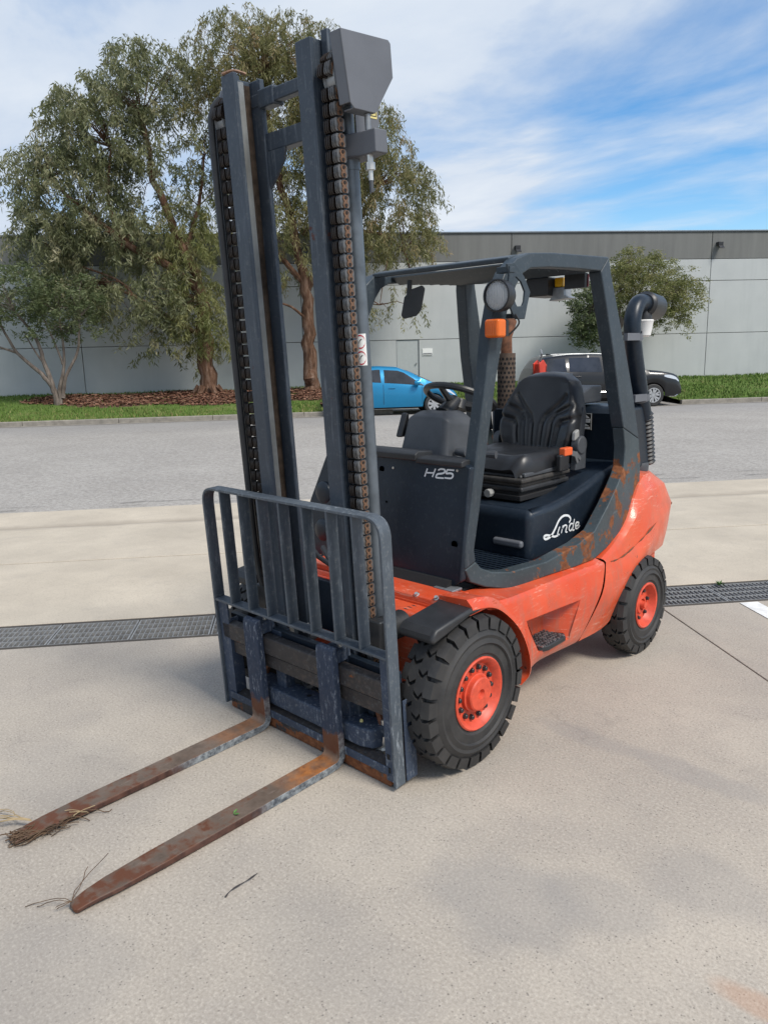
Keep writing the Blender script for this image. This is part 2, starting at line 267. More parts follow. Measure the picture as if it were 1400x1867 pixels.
# building
t = NT('wall_panel'); n = t.noise(0.9, 6, 0.6); s = t.noise(1, 5, 0.6, t.co((3.2, 3.2, 0.35)))
c = t.mix(t.ramp(n, (0.3, 0.0), (0.7, 1.0)), (0.430, 0.446, 0.446), (0.475, 0.490, 0.487)); c = t.mix(t.math('MULTIPLY', t.ramp(s, (0.5, 0.0), (0.75, 1.0)), 0.25), c, (0.33, 0.35, 0.35))
t.set(c, 0.8, spec=0.3); t.bump(t.noise(40, 4), 0.15, 0.006); M['wall_panel'] = t.m
t = NT('wall_band'); s = t.noise(1, 5, 0.6, t.co((3.2, 3.2, 0.35))); c = t.ramp(s, (0.35, (0.150, 0.152, 0.146)), (0.7, (0.182, 0.184, 0.176))); t.set(c, 0.8, spec=0.3); M['wall_band'] = t.m
plain('flashing', (0.16, 0.18, 0.20), 0.4, 0.4)
plain('door_grey', (0.40, 0.425, 0.425), 0.6, var=0.04)
# trees
def leafmat(name, c0, c1, c2):
    t = NT(name); at = t.n.new('ShaderNodeAttribute'); at.attribute_name = 'tint'
    c = t.ramp(at.outputs['Fac'], (0.0, c0), (0.55, c1), (1.0, c2)); t.set(c, 0.5, spec=0.4)
    tr = t.n.new('ShaderNodeBsdfTranslucent'); t.l.new(c, tr.inputs[0]); ms = t.n.new('ShaderNodeMixShader'); ms.inputs[0].default_value = 0.45
    out = t.n['Material Output']; t.l.new(t.b.outputs[0], ms.inputs[1]); t.l.new(tr.outputs[0], ms.inputs[2]); t.l.new(ms.outputs[0], out.inputs[0]); M[name] = t.m
leafmat('leaf_greygreen', (0.115, 0.135, 0.058), (0.240, 0.250, 0.130), (0.350, 0.325, 0.200))
leafmat('leaf_olive', (0.125, 0.135, 0.048), (0.255, 0.245, 0.105), (0.370, 0.275, 0.150))
leafmat('leaf_dark', (0.080, 0.112, 0.046), (0.160, 0.195, 0.090), (0.25, 0.265, 0.145))
leafmat('leaf_yellowgreen', (0.130, 0.150, 0.045), (0.265, 0.270, 0.105), (0.37, 0.335, 0.18))
t = NT('bark'); b = t.noise(1, 7, 0.7, t.co((9, 9, 1.6))); t.set(t.ramp(b, (0.32, (0.035, 0.020, 0.013)), (0.5, (0.125, 0.068, 0.042)), (0.72, (0.26, 0.185, 0.14))), 0.9, spec=0.2); t.bump(b, 0.9, 0.04); M['bark'] = t.m
t = NT('bark_grey'); b = t.noise(1, 7, 0.7, t.co((9, 9, 2.5))); t.set(t.ramp(b, (0.32, (0.07, 0.055, 0.045)), (0.7, (0.24, 0.20, 0.17))), 0.9, spec=0.2); t.bump(b, 0.7, 0.03); M['bark_grey'] = t.m
plain('straw', (0.36, 0.27, 0.15), 0.8, var=0.4)
plain('straw_dark', (0.085, 0.052, 0.030), 0.9, var=0.5)
plain('twig_dark', (0.035, 0.030, 0.032), 0.8)
plain('weed_green', (0.07, 0.17, 0.03), 0.6)
# cars
def carpaint(name, c, metal=0.35):
    t = NT(name); t.set(t.ramp(t.noise(3, 3), (0.3, tuple(x*0.94 for x in c)), (0.7, c)), 0.32, metal, spec=0.4, coat=0.45); t.b.inputs['Coat Roughness'].default_value = 0.05; M[name] = t.m
carpaint('car_blue', (0.012, 0.215, 0.420)); carpaint('car_black', (0.004, 0.0045, 0.006), 0.0)
t = NT('car_glass'); t.set(t.ramp(t.noise(2.5, 3), (0.35, (0.012, 0.014, 0.018)), (0.65, (0.030, 0.033, 0.040))), 0.05, spec=0.7); M['car_glass'] = t.m
plain('alloy', (0.55, 0.56, 0.57), 0.3, 0.7, var=0.05)
plain('tail_red', (0.40, 0.012, 0.015), 0.2)
plain('head_glass', (0.60, 0.63, 0.66), 0.12, 0.3, var=0.1, vscale=20)

# ------------------------------------------------------------------ object helpers
def fin(name, me, mat, parent=None, smooth=True, bevel=0.0, seg=2, angle=35):
    if smooth:
        me.shade_smooth(); me.set_sharp_from_angle(angle=math.radians(angle))
    for m in (mat if isinstance(mat, (list, tuple)) else [mat]): me.materials.append(M[m])
    o = bpy.data.objects.new(name, me); COL.objects.link(o)
    if parent is not None: o.parent = parent
    if bevel:
        b = o.modifiers.new('bevel', 'BEVEL'); b.width = bevel; b.segments = seg; b.limit_method = 'ANGLE'; b.angle_limit = math.radians(40); b.harden_normals = smooth
    return o
def raw(name, verts, faces, mat, parent=None, **kw):
    me = bpy.data.meshes.new(name); me.from_pydata([tuple(v) for v in verts], [], [tuple(f) for f in faces]); me.update()
    bm = bmesh.new(); bm.from_mesh(me); bmesh.ops.recalc_face_normals(bm, faces=bm.faces); bm.to_mesh(me); bm.free()
    return fin(name, me, mat, parent, **kw)
class MB:
    def __init__(self): self.v = []; self.f = []; self.mi = []; self.cur = 0
    def add(self, vs, fs):
        b = len(self.v); self.v += [tuple(map(float, q)) for q in vs]; self.f += [tuple(i+b for i in f) for f in fs]; self.mi += [self.cur]*len(fs); return self
    def box(self, x0, x1, y0, y1, z0, z1):
        return self.add([(x, y, z) for x in (x0, x1) for y in (y0, y1) for z in (z0, z1)], [(0, 1, 3, 2), (4, 6, 7, 5), (0, 4, 5, 1), (2, 3, 7, 6), (0, 2, 6, 4), (1, 5, 7, 3)])
    def prism(self, poly, a0, a1, axis='x'):     # poly: 2d outline in the two other axes, extruded a0..a1
        n = len(poly)
        def P(a, q): return {'x': (a, q[0], q[1]), 'y': (q[0], a, q[1]), 'z': (q[0], q[1], a)}[axis]
        return self.add([P(a0, q) for q in poly]+[P(a1, q) for q in poly], [tuple(range(n))[::-1], tuple(range(n, 2*n))]+[(i, (i+1) % n, n+(i+1) % n, n+i) for i in range(n)])
    def tube(self, pts, r, n=10, cap=True):
        pts = [Vector(q) for q in pts]; rs = r if isinstance(r, (list, tuple)) else [r]*len(pts); vs = []; up = None
        for i, q in enumerate(pts):
            d = (pts[min(i+1, len(pts)-1)]-pts[max(i-1, 0)]).normalized()
            if up is None: up = Vector((0, 0, 1)) if abs(d.z) < 0.9 else Vector((1, 0, 0))
            s = d.cross(up).normalized(); up = s.cross(d).normalized()
            for k in range(n):
                a = 2*math.pi*k/n; vs.append(q+(s*math.cos(a)+up*math.sin(a))*rs[i])
        fs = [(i*n+k, i*n+(k+1) % n, (i+1)*n+(k+1) % n, (i+1)*n+k) for i in range(len(pts)-1) for k in range(n)]
        if cap: fs += [tuple(range(n))[::-1], tuple(range((len(pts)-1)*n, len(pts)*n))]
        return self.add(vs, fs)
    def lathe(self, prof, c, axis='x', n=32, close=False):   # prof: (along, radius)
        vs = []
        for (a, rr) in prof:
            for k in range(n):
                th = 2*math.pi*k/n; p, q = rr*math.cos(th), rr*math.sin(th)
                vs.append({'x': (c[0]+a, c[1]+p, c[2]+q), 'y': (c[0]+p, c[1]+a, c[2]+q), 'z': (c[0]+p, c[1]+q, c[2]+a)}[axis])
        m = len(prof)
        fs = [(i*n+k, i*n+(k+1) % n, ((i+1) % m)*n+(k+1) % n, ((i+1) % m)*n+k) for i in range(m if close else m-1) for k in range(n)]
        if not close:
            if prof[0][1] > 1e-4: fs.append(tuple(range(n)))
            if prof[-1][1] > 1e-4: fs.append(tuple(range((m-1)*n, m*n))[::-1])
        return self.add(vs, fs)
    def cyl(self, c, r, a0, a1, axis='x', n=16): return self.lathe([(a0, r), (a1, r)], c, axis, n)
    def ribbon(self, pts, w, P, th=0.0012):      # flat stroke of width w; P maps (u, v, out) to 3d
        q = [Vector((a, b)) for a, b in smooth_line(pts)]; L = []; R = []
        for i in range(len(q)):
            d = (q[min(i+1, len(q)-1)]-q[max(i-1, 0)]); d = d.normalized() if d.length > 1e-9 else Vector((1, 0)); nrm = Vector((-d.y, d.x))
            ww = w*(0.75+0.25*math.sin(math.pi*i/(len(q)-1)))
            L.append(q[i]+nrm*ww/2); R.append(q[i]-nrm*ww/2)
        n = len(q); vs = [P(a.x, a.y, th) for a in L]+[P(a.x, a.y, th) for a in R]+[P(a.x, a.y, -0.002) for a in L]+[P(a.x, a.y, -0.002) for a in R]
        fs = []
        for i in range(n-1): fs += [(i, i+1, n+i+1, n+i), (i, 2*n+i, 2*n+i+1, i+1), (n+i+1, 3*n+i+1, 3*n+i, n+i)]
        return self.add(vs, fs)
    def build(self, name, mat, parent=None, recalc=True, **kw):
        me = bpy.data.meshes.new(name); me.from_pydata(self.v, [], self.f); me.update()
        if recalc:
            bm = bmesh.new(); bm.from_mesh(me); bmesh.ops.recalc_face_normals(bm, faces=bm.faces); bm.to_mesh(me); bm.free()
        if any(self.mi): me.polygons.foreach_set('material_index', self.mi)
        return fin(name, me, mat, parent, **kw)
def smooth_line(pts, k=6):
    if len(pts) < 3: return pts
    P = [pts[0]]+list(pts)+[pts[-1]]; out = []
    for i in range(1, len(P)-2):
        p0, p1, p2, p3 = [np.array(P[j], float) for j in (i-1, i, i+1, i+2)]
        for s in range(k):
            t = s/k; out.append(tuple(0.5*((2*p1)+(-p0+p2)*t+(2*p0-5*p1+4*p2-p3)*t*t+(-p0+3*p1-3*p2+p3)*t**3)))
    out.append(tuple(P[-2])); return out
def thing(name, label, cat, loc=(0, 0, 0), rotz=0.0, group=None):
    o = bpy.data.objects.new(name, None); COL.objects.link(o); o.location = loc; o.rotation_euler = (0, 0, rotz); o.empty_display_size = 0.2
    return tag(o, label, cat, group)
def tag(o, label, cat, group=None):
    o['label'] = label; o['category'] = cat
    if group: o['group'] = group
    return o
def struct(o): o['kind'] = 'structure'; return o
def stuff(o): o['kind'] = 'stuff'; return o
def dup(o, parent):
    c = o.copy(); COL.objects.link(c); c.parent = parent; return c
SA = 0.8836013                                        # street direction against the truck's frame
def S3(s, t, z=0.0): return (s*math.cos(SA)-t*math.sin(SA), s*math.sin(SA)+t*math.cos(SA), z)

# ------------------------------------------------------------------ the setting (street frame: s along the street, t away from the camera)
T_DR0, T_DR1, T_ROAD, T_KERB, T_WALL = 1.26, 1.632, 6.30, 20.03, 27.03
Z_PAD, Z_EDGE, Z_ROAD = 0.0, -0.12, -0.14
def sheet(name, rows, mat, s0, s1, ns=2, **kw):       # rows: (t, z)
    m = MB(); ss = np.linspace(s0, s1, ns); vs = [S3(s, t, z) for (t, z) in rows for s in ss]
    m.add(vs, [(i*ns+j, i*ns+j+1, (i+1)*ns+j+1, (i+1)*ns+j) for i in range(len(rows)-1) for j in range(ns-1)])
    return struct(m.build(name, mat, **kw))
# wide ground reaching the horizon, under everything
g = MB(); g.add([(-900, -900, -0.62), (900, -900, -0.62), (900, 900, -0.62), (-900, 900, -0.62)], [(0, 1, 2, 3)]); struct(g.build('ground', 'asphalt'))
pad = bpy.data.objects.new('concrete_yard', None); COL.objects.link(pad); struct(pad)
def slab(s0, s1, t0, t1, za, zb, j=0.004, mat='concrete'):
    m = MB(); s0 += j; s1 -= j; t0 += j; t1 -= j
    top = [S3(s0, t0, za), S3(s1, t0, za), S3(s1, t1, zb), S3(s0, t1, zb)]; bot = [(x, y, z-0.25) for x, y, z in top]
    m.add(top+bot, [(0, 1, 2, 3), (4, 7, 6, 5), (0, 4, 5, 1), (1, 5, 6, 2), (2, 6, 7, 3), (3, 7, 4, 0)])
    m.build('slab', mat, pad, bevel=0.006, seg=2)
SJ = [-28, -18, -11, -4.2, 2.11, 8.4, 14.6, 24]
for a, b in zip(SJ, SJ[1:]):
    for t0, t1 in ((-24, -14), (-14, -6.2), (-6.2, T_DR0-0.03)): slab(a, b, t0, t1, 0, 0)
    slab(a, b, T_DR1+0.03, 3.363, 0.0, -0.015, 0.006, 'concrete_pale'); slab(a, b, 3.377, 5.06, -0.015, -0.085, 0.005, 'concrete_pale')
    slab(a, b, 5.06, 5.42, -0.085, -0.128, 0.001, 'concrete_pale'); slab(a, b, 5.42, T_ROAD, -0.128, -0.112, 0.001, 'concrete_pale')
# joint filler under the gaps
m = MB(); m.add([S3(-28, -24, -0.02), S3(24, -24, -0.02), S3(24, T_DR0-0.03, -0.02), S3(-28, T_DR0-0.03, -0.02)], [(0, 1, 2, 3)])
m.add([S3(-28, T_DR1+0.03, -0.03), S3(24, T_DR1+0.03, -0.03), S3(24, 3.37, -0.035), S3(-28, 3.37, -0.035)], [(0, 1, 2, 3)])
m.add([S3(-28, 3.37, -0.035), S3(24, 3.37, -0.035), S3(24, 5.0, -0.105), S3(-28, 5.0, -0.105)], [(0, 1, 2, 3)])
struct(m.build('joint_filler', 'joint_dark'))
# road, parking apron under the cars, kerb, verge
road = sheet('road', [(T_ROAD, -0.118), (9.0, -0.09), (13.5, -0.07), (17.5, -0.10), (T_KERB-0.35, Z_ROAD), (T_KERB+0.02, Z_ROAD)], 'asphalt', -90, 120, 22)
sheet('parking_apron', [(T_KERB-0.02, -0.1365), (21.9, -0.10)], 'asphalt', 0.62, 12.1)
# cracks in the asphalt along the near edge
m = MB()
def crack(pts, w=0.012):
    vs = []; 
    for i, (s, tt) in enumerate(pts):
        ww = w*(0.5+random.random()); vs += [S3(s, tt-ww, -0.1055+0.004-0.0045*max(0, 7.2-tt)), S3(s, tt+ww, -0.1055+0.004-0.0045*max(0, 7.2-tt))]
    m.add(vs, [(2*i, 2*i+1, 2*i+3, 2*i+2) for i in range(len(pts)-1)])
for base, amp, s0, s1 in ((6.62, 0.10, -5.5, 8.5), (6.95, 0.12, 3.2, 9.0), (6.42, 0.04, -5.5, 8.5)):
    s = s0; pts = []; tt = base
    while s < s1:
        tt += random.uniform(-amp, amp)*0.35+(base-tt)*0.2; pts.append((s, max(6.34, tt))); s += random.uniform(0.06, 0.18)
        if random.random() < 0.10 and len(pts) > 2: crack(pts, random.uniform(0.003, 0.008)); pts = []; s += random.uniform(0.1, 1.2)
    if len(pts) > 2: crack(pts, 0.005)
tag(m.build('road_crack', 'tar', road), '', ''); o = bpy.data.objects['road_crack']; del o['label']; del o['category']; stuff(o)
def verge_z(t, s=0.0):
    return float(np.interp(t, [T_KERB+0.12, 22.4, 24.4, T_WALL], [-0.005, 0.22, 0.44, 0.45]))
def verge_strip(name, s0, s1, t0):
    rows = [t0, t0+0.6, 22.4, 23.4, 24.4, 25.6, T_WALL+0.3]; rows = [q for q in rows if q >= t0]
    ss = np.linspace(s0, s1, 30); m = MB(); n = len(ss)
    vs = [S3(s, t, verge_z(t)+0.02*math.sin(s*1.3+t)) for t in rows for s in ss]
    vs = [S3(s, t, (verge_z(t) if i > 0 or t0 < 21 else -0.09)+(0.02*math.sin(s*1.3+t) if i > 0 else 0)) for i, t in enumerate(rows) for s in ss]
    m.add(vs, [(i*n+j, i*n+j+1, (i+1)*n+j+1, (i+1)*n+j) for i in range(len(rows)-1) for j in range(n-1)])
    return struct(m.build(name, 'grass_ground'))
verge_strip('verge', -60, 0.55, T_KERB+0.12); verge_strip('verge', 0.55, 12.15, 21.85); verge_strip('verge', 12.15, 90, T_KERB+0.12)
kerb = bpy.data.objects.new('kerb', None); COL.objects.link(kerb); struct(kerb)
def kerbstone(s0, s1, t0, t1):
    m = MB(); poly = [(0, -0.25), (0, -0.01), (0.02, 0.0), (0.13, 0.0), (0.13, -0.25)]
    a = [S3(s0+0.006, t0+q[0], q[1]) for q in poly]; b = [S3(s1-0.006, t1+q[0], q[1]) for q in poly]; n = 5
    m.add(a+b, [tuple(range(n)), tuple(range(n, 2*n))[::-1]]+[(i, (i+1) % n, n+(i+1) % n, n+i) for i in range(n)]); m.build('kerb_stone', 'kerb_concrete', kerb, bevel=0.012)
s = -33.0
while s < 0.4: kerbstone(s, s+2.75, T_KERB, T_KERB); s += 2.75
s = 12.15
while s < 45: kerbstone(s, s+2.75, T_KERB, T_KERB); s += 2.75
# gutter strip of concrete before the kerb
sheet('gutter', [(T_KERB-0.32, -0.1325), (T_KERB-0.005, -0.1345)], 'kerb_concrete', -60, 90)
# painted bay line at the right
m = MB(); m.add([S3(2.66, 1.20, 0.004), S3(2.79, 1.20, 0.004), S3(2.79, -3.5, 0.004), S3(2.66, -3.5, 0.004)], [(0, 1, 2, 3)]); struct(m.build('painted_line', 'line_paint'))

# trench drain with galvanised grates
m = MB()
for (t0, t1, z0, z1) in ((T_DR0-0.028, T_DR0-0.002, -0.24, -0.002), (T_DR1+0.002, T_DR1+0.028, -0.24, -0.002)):
    v = [S3(s, t, z) for s in (-20, 20) for t in (t0, t1) for z in (z0, z1)]; m.add(v, [(0, 1, 3, 2), (4, 6, 7, 5), (0, 4, 5, 1), (2, 3, 7, 6), (0, 2, 6, 4), (1, 5, 7, 3)])
m.add([S3(-20, T_DR0, -0.2), S3(20, T_DR0, -0.2), S3(20, T_DR1, -0.2), S3(-20, T_DR1, -0.2)], [(0, 1, 2, 3)])
struct(m.build('drain_channel', 'joint_dark'))
GL = 0.498; WT = T_DR1-T_DR0
def grate(first=None):
    e = bpy.data.objects.new('drain_grate', None); COL.objects.link(e); e.rotation_euler = (0, 0, SA)
    if first is None:
        m = MB(); m.box(0.004, 0.012, 0.004, WT-0.004, -0.035, -0.003); m.box(GL-0.012, GL-0.004, 0.004, WT-0.004, -0.035, -0.003)
        m.build('end_plate', 'galvanised', e)
        for i in range(5):
            q = 0.006+i*(WT-0.016)/4; b = MB(); b.box(0.013, GL-0.013, q, q+0.005, -0.033, -0.003); b.build('bar', 'galvanised', e)
        m = MB()
        for i in range(1, 15):
            q = 0.012+i*(GL-0.024)/15; m.box(q-0.0022, q+0.0022, 0.0045, WT-0.0045, -0.028, -0.0045)
        stuff(m.build('crossbars', 'galvanised', e))
    else:
        for ch in first.children: dup(ch, e)
    return e
g0 = None; k = 0
NTH = ('first', 'second', 'third', 'fourth', 'fifth', 'sixth', 'seventh', 'eighth', 'ninth', 'tenth')
lab = {}
for n_, i in enumerate(range(-3, -11, -1)): lab[i] = NTH[n_]+' trench drain grate counting left from the load backrest'
for n_, i in enumerate(range(4, 14)): lab[i] = NTH[n_]+' trench drain grate counting right from the rear wheel'
for i in range(-10, 14):
    g = grate(g0); g0 = g0 or g; g.location = S3(i*0.5+0.13, T_DR0, 0.0)
    tag(g, lab.get(i, 'trench drain grate running behind the forklift between mast and rear wheel'), 'drain grate', 'grates of the trench drain')

# ------------------------------------------------------------------ warehouse over the road
wh = thing('warehouse', 'long grey precast concrete warehouse with dark parapet band behind the trees', 'building', S3(0, T_WALL, 0), SA)
SV = [-42.0, -33.8, -25.4, -16.9, -8.12, 0.16, 8.42, 16.70, 25.0, 33.4, 42.0, 52.0]
ZR = [0.30, 2.20, 4.28, 5.12, 6.17]
core = MB(); core.box(-42, 52, 0.05, 14, 0.0, 6.15); core.build('core_wall', 'joint_dark', wh)
DOOR = (3.82, 4.69)
for a, b in zip(SV, SV[1:]):
    for r, (z0, z1) in enumerate(zip(ZR, ZR[1:])):
        mat = 'wall_band' if r == 3 else 'wall_panel'
        spans = [(a+0.012, b-0.012)]
        if r == 0 and a < DOOR[0] < b: spans = [(a+0.012, DOOR[0]-0.02), (DOOR[1]+0.02, b-0.012)]
        for (q0, q1) in spans:
            m = MB(); m.box(q0, q1, -0.15 if r != 3 else -0.14, 0.1, z0+0.010, z1-0.010); m.build('panel', mat, wh, bevel=0.008)
m = MB(); m.box(-42.1, 52.1, -0.19, 0.3, 6.165, 6.225); m.build('parapet_flashing', 'flashing', wh, bevel=0.01)
m = MB(); m.box(DOOR[0], DOOR[1], -0.11, -0.04, 0.3, 2.185); d = m.build('door', 'door_grey', wh, bevel=0.006)
m = MB(); m.lathe([(-0.06, 0.03), (-0.03, 0.03), (-0.03, 0.012), (0, 0.012)], (DOOR[1]-0.1, -0.11, 1.28), 'y', 12); m.build('door_knob', 'grey_steel', d)
m = MB(); m.box(DOOR[0]-0.018, DOOR[0]-0.001, -0.14, 0, 0.3, 2.188); m.box(DOOR[1]+0.001, DOOR[1]+0.018, -0.14, 0, 0.3, 2.188); m.build('door_frame', 'flashing', wh)
m = MB(); m.box(4.84, 5.24, -0.17, -0.149, 1.57, 1.85); sg = m.build('door_sign', 'sticker_white', wh, bevel=0.004)
m = MB(); m.box(4.86, 5.22, -0.174, -0.1695, 1.66, 1.675); m.box(4.86, 5.22, -0.174, -0.1695, 1.585, 1.65)
m.build('sign_band', 'grey_plastic', sg)
m = MB()
for q in range(9): m.box(4.875+q*0.037, 4.899+q*0.037, -0.178, -0.1735, 1.60, 1.635)
m.build('sign_text_line', 'sticker_white', sg)
for s, z in ((8.63, 5.60), (16.97, 5.67), (0.4, 5.6), (25.2, 5.6)):
    m = MB(); m.box(s-0.10, s+0.10, -0.34, -0.14, z-0.05, z+0.09); m.prism([(-0.34, z-0.05), (-0.46, z-0.16), (-0.43, z-0.18), (-0.30, z-0.08)], s-0.1, s+0.1); l = m.build('wall_light', 'black_plastic', wh, bevel=0.01)

# ------------------------------------------------------------------ grass, mulch
def mulch_inside(s, t):
    # bed of bark under the three trees, a long lens shape
    a = (s+3.2)/6.3; b = (t-23.9)/1.75+0.10*math.sin(s*1.7)
    return a*a+b*b < 1
verts = []; faces = []; tint = []
def blade(s, t, h, w, z):
    a = random.uniform(0, math.pi); dxs, dts = math.cos(a)*w, math.sin(a)*w; b = len(verts)
    lx, lt = random.uniform(-0.5, 0.5)*h, random.uniform(-0.5, 0.5)*h
    verts.extend([S3(s-dxs, t-dts, z-0.01), S3(s+dxs, t+dts, z-0.01), S3(s+lx, t+lt, z+h)]); faces.append((b, b+1, b+2))
def clumpy(s, t): return 0.5+0.5*math.sin(s*2.1+math.sin(t*3.3))*math.cos(t*2.7+s*0.6)
n = 0
while n < 34000:
    s = random.uniform(-13, 22); t0 = 21.9 if 0.55 < s < 12.15 else T_KERB+0.13
    t = t0+(T_WALL-0.15-t0)*random.random()**1.25
    if mulch_inside(s, t) and random.random() > 0.10: continue
    if mulch_inside(s*0.93-0.2, 23.9+(t-23.9)*0.72) and random.random() > 0.45: continue
    dry = 1.0 if (t < 21.6 and s < 1) else 0.0
    blade(s, t, random.uniform(0.04, 0.11), random.uniform(0.012, 0.03), verge_z(t)+0.02*math.sin(s*1.3+t)); tint.append(min(1, max(0, random.gauss(0.42+0.18*dry, 0.2)))); n += 1
def tinted(name, verts, faces, tint, mat, parent=None):
    me = bpy.data.meshes.new(name); me.from_pydata(verts, [], faces); a = me.attributes.new('tint', 'FLOAT', 'FACE'); a.data.foreach_set('value', np.array(tint, dtype=np.float32)); me.update()
    return fin(name, me, mat, parent, smooth=False)
tag(stuff(tinted('grass', verts, faces, tint, 'grass_blade')), 'short green grass covering the verge before the warehouse', 'grass')
# mulch: mound sheet plus loose bark chips and sticks
m = MB(); ns, nt = 44, 14; vs = []
for i in range(ns):
    for j in range(nt):
        s = -9.8+13.2*i/(ns-1); t = 22.0+3.8*j/(nt-1); ins = mulch_inside(s, t)
        vs.append(S3(s, t, verge_z(t)+0.02*math.sin(s*1.3+t)+(0.02 if ins else -0.05)))
m.add(vs, [(i*nt+j, i*nt+j+1, (i+1)*nt+j+1, (i+1)*nt+j) for i in range(ns-1) for j in range(nt-1)]); struct(m.build('mulch_bed', 'mulch_ground'))
verts = []; faces = []; tint = []; n = 0
while n < 9000:
    s = random.uniform(-10, 3.6); t = random.uniform(21.6, 26.0)
    if not mulch_inside(s, t): continue
    L = random.uniform(0.04, 0.13)*(2.2 if random.random() < 0.06 else 1); w = random.uniform(0.010, 0.028); a = random.uniform(0, 2*math.pi); z = verge_z(t)+0.02*math.sin(s*1.3+t)+0.025+random.uniform(0, 0.05)
    c, d = math.cos(a), math.sin(a); b = len(verts); tl = random.uniform(-0.03, 0.03)
    verts.extend([S3(s-c*L/2-d*w, t-d*L/2+c*w, z), S3(s+c*L/2-d*w, t+d*L/2+c*w, z+tl), S3(s+c*L/2+d*w, t+d*L/2-c*w, z+tl+0.015), S3(s-c*L/2+d*w, t-d*L/2-c*w, z+0.015)])
    faces.append((b, b+1, b+2, b+3)); tint.append(min(1, max(0, random.gauss(0.5, 0.25)))); n += 1
tag(stuff(tinted('bark_mulch', verts, faces, tint, 'mulch_bark')), 'loose reddish brown bark mulch spread under the gum trees', 'mulch')

# ------------------------------------------------------------------ trees
def limb(m, pts, r0, r1, n=9):
    q = smooth_line(pts, 5); L = len(q); q = [(a[0]+random.gauss(0, r0*0.12), a[1]+random.gauss(0, r0*0.12), a[2]) for a in q]
    m.tube(q, [r0+(r1-r0)*i/(L-1) for i in range(L)], n)
def rand_in(lobe, hollow=0.45):
    (c, r) = lobe
    while True:
        v = np.array([random.uniform(-1, 1) for _ in range(3)]); d = np.linalg.norm(v)
        if hollow*random.random() < d < 1: return np.array(c)+v*np.array(r)
def foliage(lobes, nclump, per, leaf, droop, tw, spread):
    """leaf clumps: short hanging twigs carrying lance-shaped leaves; returns verts, faces, tint, twig starts"""
    wts = np.array([l[1][0]*l[1][1]*l[1][2]**1.0 for l in lobes])**0.72; wts = wts*np.array([l[2] if len(l) > 2 else 1.0 for l in lobes]); wts /= wts.sum()
    V = []; tints = []; twigs = []
    for li in rng.choice(len(lobes), nclump, p=wts):
        l = lobes[li]; p = rand_in(l[:2]); out = p-np.array(l[0]); out[2] = 0; no = np.linalg.norm(out)+1e-6; out /= no
        tone = random.gauss(0.42, 0.22)
        L = tw*random.uniform(0.6, 1.4); d0 = np.array([out[0]*0.6+random.gauss(0, 0.4), out[1]*0.6+random.gauss(0, 0.4), random.uniform(-0.3, 0.5)])
        k = int(per*random.uniform(0.6, 1.35)); q = p.copy(); path = [q.copy()]
        for i in range(6):
            q = q+d0/np.linalg.norm(d0)*L/6; d0 = d0+np.array([0, 0, -droop*0.55]); path.append(q.copy())
        twigs.append(path); path = np.array(path)
        u = rng.random(k)*5.999; i0 = u.astype(int); fr = (u-i0)[:, None]; base = path[i0]*(1-fr)+path[i0+1]*fr+rng.normal(0, spread, (k, 3))
        dr = rng.normal(0, 1, (k, 3)); dr[:, 2] = dr[:, 2]*0.5-droop*1.6; dr /= np.linalg.norm(dr, axis=1)[:, None]
        sd_ = np.cross(dr, rng.normal(0, 1, (k, 3))); sd_ /= np.linalg.norm(sd_, axis=1)[:, None]+1e-9
        ln = (leaf[0]*rng.uniform(0.6, 1.3, k))[:, None]; wd = (leaf[1]*rng.uniform(0.7, 1.3, k))[:, None]
        V.append(np.stack([base, base+dr*ln*0.4+sd_*wd, base+dr*ln, base+dr*ln*0.4-sd_*wd], 1)); tints.append(np.clip(tone+rng.normal(0, 0.14, k), 0, 1))
    V = np.concatenate(V).reshape(-1, 3); tints = np.concatenate(tints); F = np.arange(len(V)).reshape(-1, 4); return V, F, tints, twigs
def crown(name, lobes, nclump, per, leaf, droop, tw, spread, mat, parent):
    V, F, ti, twigs = foliage(lobes, nclump, per, leaf, droop, tw, spread)
    me = bpy.data.meshes.new(name); nv, nf = len(V), len(F); me.vertices.add(nv); me.vertices.foreach_set('co', V.ravel()); me.loops.add(nf*4); me.loops.foreach_set('vertex_index', F.ravel())
    me.polygons.add(nf); me.polygons.foreach_set('loop_start', np.arange(nf)*4); me.polygons.foreach_set('loop_total', np.full(nf, 4)); me.update(calc_edges=True)
    a = me.attributes.new('tint', 'FLOAT', 'FACE'); a.data.foreach_set('value', ti.astype(np.float32))
    fin(name, me, mat, parent, smooth=False); return twigs
def twig_mesh(m, twigs, frac, r=0.012):
    for p in twigs:
        if random.random() < frac: m.tube([tuple(p[0]), tuple(p[3]), tuple(p[6])], [r, r*0.7, r*0.3], 4, False)
def connect(m, hubs, twigs, frac, r0=0.03):
    H = [np.array(h) for h in hubs]
    for p in twigs:
        if random.random() > frac: continue
        a = p[0]; h = min(H, key=lambda q: np.linalg.norm(q-a)+0.8*max(0, q[2]-a[2])); mid = (h+a)/2+np.array([random.gauss(0, 0.1), random.gauss(0, 0.1), 0.15])
        m.tube([tuple(h), tuple(mid), tuple(a)], [r0, r0*0.6, r0*0.25], 5, False)
